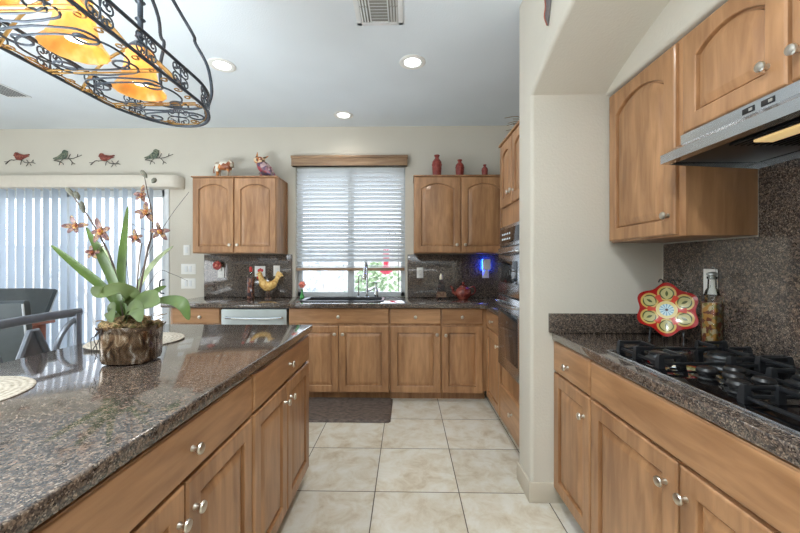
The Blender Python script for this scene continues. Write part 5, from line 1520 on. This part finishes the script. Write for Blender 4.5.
# bird wall art
BODY = [(-0.045, 0.012), (-0.058, 0.02), (-0.048, 0.026), (-0.046, 0.036), (-0.034, 0.046), (-0.016, 0.044), (-0.006, 0.034), (0.02, 0.028), (0.045, 0.024), (0.085, 0.030), (0.088, 0.022), (0.062, 0.012), (0.086, 0.010), (0.06, 0.002), (0.03, -0.014), (0.008, -0.024), (-0.018, -0.022), (-0.036, -0.008)]
def bird(x, z, mat, label, flip, rot):
    y = WY - 0.004
    t = thing('bird_wall_art', label, 'wall art', (x, y, z), 'metal birds above the sliding door')
    c, s = math.cos(rot), math.sin(rot)
    def tf(px_, pz_):
        if flip: px_ = -px_
        return (x + 1.3 * (px_ * c - pz_ * s), z + 1.3 * (px_ * s + pz_ * c))
    b = new_bm()
    mt = Matrix(((1, 0, 0, 0), (0, 0, -1, y - 0.006), (0, 1, 0, 0), (0, 0, 0, 1)))
    add_prism(b, [tf(*p) for p in BODY], 0.006, mt)
    p0 = tf(0.005, 0.006)
    add_ball(b, (p0[0], y - 0.012, p0[1]), 0.028, 2, (1.5, 0.22, 0.75))
    obj('bird', b, mat, t)
    b = new_bm()
    br = lambda pts, r: add_tube(b, [(tf(*p)[0], y - 0.006, tf(*p)[1]) if not isinstance(p, Vector) else p for p in pts], r, 6, smooth=3)
    rot_pts = lambda pts: pts
    c, s = 1.0, 0.0
    fl = flip
    flip = False
    if not fl:
        br([(-0.125, -0.055), (-0.085, -0.02), (-0.055, -0.022)], [0.0045, 0.003])
        br([(-0.135, -0.035), (-0.10, -0.035)], 0.003)
        br([(0.015, -0.022), (0.006, -0.06)], 0.003); br([(-0.058, -0.024), (-0.02, -0.016), (0.015, -0.020), (0.042, -0.041)], 0.003)
        br([(0.04, -0.04), (0.07, -0.045), (0.10, -0.042), (0.135, -0.05)], [0.0045, 0.003])
        br([(0.06, -0.02), (0.075, -0.045), (0.055, -0.075)], [0.004, 0.003]); br([(0.10, -0.042), (0.12, -0.02)], 0.003); br([(0.085, -0.044), (0.10, -0.07)], 0.003)
    else:
        br([(-0.085, -0.035), (-0.05, -0.04), (-0.01, -0.055), (0.0, -0.07)], [0.0045, 0.003]); br([(-0.03, -0.045), (-0.04, -0.075)], 0.003)
        br([(-0.03, -0.045), (-0.012, -0.03), (0.0, -0.02)], 0.003)
        br([(0.0, -0.02), (0.05, -0.02), (0.09, -0.015), (0.16, 0.012)], [0.004, 0.003])
        br([(0.05, -0.02), (0.075, -0.05), (0.07, -0.075)], [0.004, 0.003]); br([(0.075, -0.05), (0.10, -0.065)], 0.003); br([(0.12, -0.004), (0.125, 0.02)], 0.003); br([(0.04, -0.018), (0.06, 0.02)], 0.003)
    obj('branch', b, M_TWIG, t)
bird(-4.345, 2.475, M_RUST, 'rust-red metal bird on a branch, leftmost above the sliding door', False, 0.0)
bird(-3.845, 2.485, M_GREENB, 'green metal bird on a branch between the two red birds', True, 0.5)
bird(-3.375, 2.46, M_RUST, 'rust-red metal bird on a branch between the two green birds', False, 0.0)
bird(-2.81, 2.488, M_GREENB, 'green metal bird on a branch, rightmost above the sliding door', True, 0.5)

# metal feather on the alcove wall above the arch
t = thing('feather_wall_art', 'grey metal feather ornament hanging on the white wall above the arch', 'wall art', (PX - 0.006, 1.68, 2.40))
b = new_bm()
ft = [(1.68, 2.395), (1.715, 2.46), (1.70, 2.50), (1.71, 2.56), (1.69, 2.64), (1.655, 2.64), (1.635, 2.56), (1.645, 2.49), (1.665, 2.44)]
mt = Matrix(((0, 0, -1, PX - 0.003), (1, 0, 0, 0), (0, 1, 0, 0), (0, 0, 0, 1)))
add_prism(b, ft, 0.006, mt); obj('feather', b, M_ART, t)
b = new_bm(); add_tube(b, [(PX - 0.010, 1.68, 2.40), (PX - 0.010, 1.712, 2.46), (PX - 0.010, 1.698, 2.50), (PX - 0.010, 1.708, 2.56), (PX - 0.010, 1.69, 2.64)], 0.004, 6, smooth=3); obj('edge', b, M_ARTR, t)
b = new_bm(); add_ball(b, (PX - 0.014, 1.672, 2.535), 0.014, 2); obj('bead', b, M_TEAL, t)

# platter on its stand, oil bottle
pc, pn = V((1.228, 1.705, 1.066)), V((-0.60, -0.80, 0.0)).normalized()
tilt = math.radians(14)
zrot = math.atan2(-0.60, 0.80)   # local -y faces the room
Rp = Matrix.Rotation(math.atan2(0.60, -0.80) + PI, 4, 'Z') @ Matrix.Rotation(-tilt, 4, 'X')
tb = bmesh.new()
n = 96; rows = []
def edge(a): return 0.117 + 0.011 * math.cos(6 * a)
for fr, dep in ((0.0, 0.016), (0.25, 0.016), (0.5, 0.013), (0.75, 0.006), (0.93, -0.002), (1.0, -0.006)):
    if fr == 0: rows.append([tb.verts.new((0, dep, 0))])
    else: rows.append([tb.verts.new((edge(2 * PI * k / n) * fr * math.sin(2 * PI * k / n), dep, edge(2 * PI * k / n) * fr * math.cos(2 * PI * k / n))) for k in range(n)])
back = []
for fr, dep in ((1.0, -0.001), (0.93, 0.004), (0.75, 0.012), (0.5, 0.020), (0.25, 0.023)):
    back.append([tb.verts.new((edge(2 * PI * k / n) * fr * math.sin(2 * PI * k / n), dep, edge(2 * PI * k / n) * fr * math.cos(2 * PI * k / n))) for k in range(n)])
for k in range(n): tb.faces.new((rows[0][0], rows[1][k], rows[1][(k + 1) % n]))
allr = rows[1:] + back
for a_, b_ in zip(allr, allr[1:]):
    for k in range(n): tb.faces.new((a_[k], a_[(k + 1) % n], b_[(k + 1) % n], b_[k]))
tb.faces.new(back[-1])
bmesh.ops.recalc_face_normals(tb, faces=tb.faces)
b = new_bm(); merge(b, tb)
pl = obj('flower_platter', b, M_PLATTER, loc=(0, 0, 0), sharp=50)
pl.location = pc
pl.rotation_euler = Rp.to_euler()
tag(pl, 'red and green six-lobed flower platter propped in the alcove corner', 'plate')
t = thing('plate_stand', 'black wire easel holding the flower platter', 'plate stand', (1.225, 1.725, CT1))
MW = Matrix.Translation(pc) @ Rp
for s in (-1, 1):
    b = new_bm()
    base_z = CT1 + 0.004
    f0 = MW @ V((s * 0.062, -0.060, -0.128)); f0.z = base_z + 0.002
    f1 = MW @ V((s * 0.062, -0.030, -0.115)); f2 = MW @ V((s * 0.062, 0.026, -0.119)); f3 = MW @ V((s * 0.022, 0.034, 0.10)); f4 = MW @ V((s * 0.014, 0.02, 0.135)); f5 = MW @ V((s * 0.024, 0.0, 0.145)); f6 = MW @ V((s * 0.032, 0.01, 0.132))
    fb = V((f2.x, f2.y, base_z))
    add_tube(b, [f1 + V((0, 0, 0.02)), f1, f0, fb.lerp(f0, 0.5), fb, f2, f3, f4, f5, f6], 0.0032, 7, smooth=4)
    obj('easel_leg', b, M_IRON, t)
bxo, byo = 1.302, 1.542
t = thing('oil_bottle', 'square glass bottle of preserved fruit beside the flower platter', 'bottle', (bxo, byo, CT1))
Rb = Matrix.Translation((bxo, byo, CT1 + 0.001)) @ Matrix.Rotation(0.35, 4, 'Z')
tb = bmesh.new(); add_box(tb, (-0.030, -0.030, 0), (0.030, 0.030, 0.235), 0.010, 3); b = new_bm(); merge(b, tb, Rb)
add_lathe(b, [(0.028, 0.232), (0.022, 0.252), (0.016, 0.262), (0.0145, 0.30), (0.018, 0.304), (0.018, 0.312), (0.012, 0.312)], 18, Rb); obj('bottle_glass', b, M_CLEAR, t)
tb = bmesh.new(); add_box(tb, (-0.0265, -0.0265, 0.004), (0.0265, 0.0265, 0.20), 0.010, 3); b = new_bm(); merge(b, tb, Rb); obj('contents', b, M_OLIVE, t)
b = new_bm(); add_lathe(b, [(0, 0.300), (0.0125, 0.300), (0.0125, 0.315), (0.020, 0.318), (0.020, 0.325), (0.008, 0.33), (0, 0.332)], 16, Rb); obj('stopper', b, M_STEELD, t)
b = new_bm(); add_tube(b, [Rb @ V((0.02, 0, 0.30)), Rb @ V((0.026, 0, 0.32)), Rb @ V((0.02, 0, 0.345)), Rb @ V((0.0, 0, 0.352))], 0.0015, 6, smooth=3); obj('clasp', b, M_STEELD, t)

# floor mat
b = new_bm()
def rr(x0, x1, y0, y1, z, r=0.03, d=0.0):
    out = []
    for cx, cy_, a in ((x1 - r, y1 - r, 0), (x0 + r, y1 - r, 1), (x0 + r, y0 + r, 2), (x1 - r, y0 + r, 3)):
        for k in range(5):
            an = (a + k / 4) * PI / 2; out.append(V((cx + (r - d) * math.cos(an), cy_ + (r - d) * math.sin(an), z)))
    return out
add_ring_strip(b, [rr(-1.02, -0.13, 2.862, 3.372, 0.0006), rr(-1.02, -0.13, 2.862, 3.372, 0.006), rr(-1.02, -0.13, 2.862, 3.372, 0.018, d=0.016), rr(-1.02, -0.13, 2.862, 3.372, 0.019, d=0.024)], True, True)
tag(obj('floor_mat', b, M_RUG), 'dark brown cushioned mat on the floor before the sink cabinet', 'mat')

# ------------------------------------------------------------------ outside
b = new_bm(); add_box(b, (-16, WY + T, -0.16), (10, 16, -0.06)); struct('ground', b, M_PATIO, loc=(0, 9, -0.1))
b = new_bm(); add_box(b, (-16, 9.0, -0.06), (10, 9.2, 1.75)); struct('wall_garden', b, M_BLOCK, loc=(0, 9, 0))
def shrub(x, y, h, r, mat, label, seed):
    rg = random.Random(seed)
    t = thing('garden_shrub', label, 'shrub', (x, y, -0.06), 'shrubs along the garden wall')
    b = new_bm()
    for k in range(220):
        a, e = rg.uniform(0, 2 * PI), rg.uniform(-0.6, 1.5)
        rad = r * rg.uniform(0.5, 1.0)
        p = V((x + rad * math.cos(a) * math.cos(e), y + rad * math.sin(a) * math.cos(e), h * 0.55 + h * 0.42 * math.sin(e)))
        d = V((rg.uniform(-1, 1), rg.uniform(-1, 1), rg.uniform(-0.3, 1))).normalized()
        add_blade(b, [p, p + d * 0.09, p + d * 0.18 + V((0, 0, -0.03))], 0.07, 0.2, n=2)
    obj('foliage', b, mat, t)
    b = new_bm()
    for k in range(5):
        a = 2 * PI * k / 5; add_tube(b, [(x, y, -0.06), (x + r * 0.5 * math.cos(a), y + r * 0.5 * math.sin(a), h * 0.6)], [0.03, 0.012], 6)
    obj('trunk', b, M_PALEBARK, t)
shrub(-0.55, 6.6, 1.25, 0.55, M_SHRUB, 'green shrub outside, seen under the right half of the window blind', 1)
shrub(-1.95, 7.6, 1.6, 0.8, M_SILVER, 'silvery shrub outside, seen under the left half of the window blind', 2)
shrub(-6.8, 7.6, 1.7, 0.9, M_SILVER, 'silvery shrub outside the sliding door', 3)
t = thing('hummingbird_feeder', 'pink-red hanging feeder outside the right window pane', 'bird feeder', (-0.30, 5.2, 1.05))
b = new_bm(); add_lathe(b, [(0, 1.13), (0.04, 1.13), (0.095, 1.17), (0.10, 1.20), (0.06, 1.235), (0.03, 1.245), (0, 1.245)], 20, Matrix.Translation((-0.30, 5.2, 0))); obj('dish', b, M_FEED, t)
b = new_bm(); add_lathe(b, [(0, 1.245), (0.035, 1.245), (0.045, 1.35), (0.045, 1.47), (0.02, 1.53), (0, 1.53)], 18, Matrix.Translation((-0.30, 5.2, 0))); obj('bottle', b, M_FEED, t)
b = new_bm(); add_tube(b, [(-0.30, 5.2, 1.525), (-0.30, 5.2, 1.62), (-0.28, 5.2, 1.70), (-0.20, 5.2, 1.74), (-0.12, 5.2, 1.68), (-0.12, 5.2, 1.55), (-0.12, 5.2, -0.06)], 0.006, 6, smooth=4); obj('hook_pole', b, M_TWIG, t)
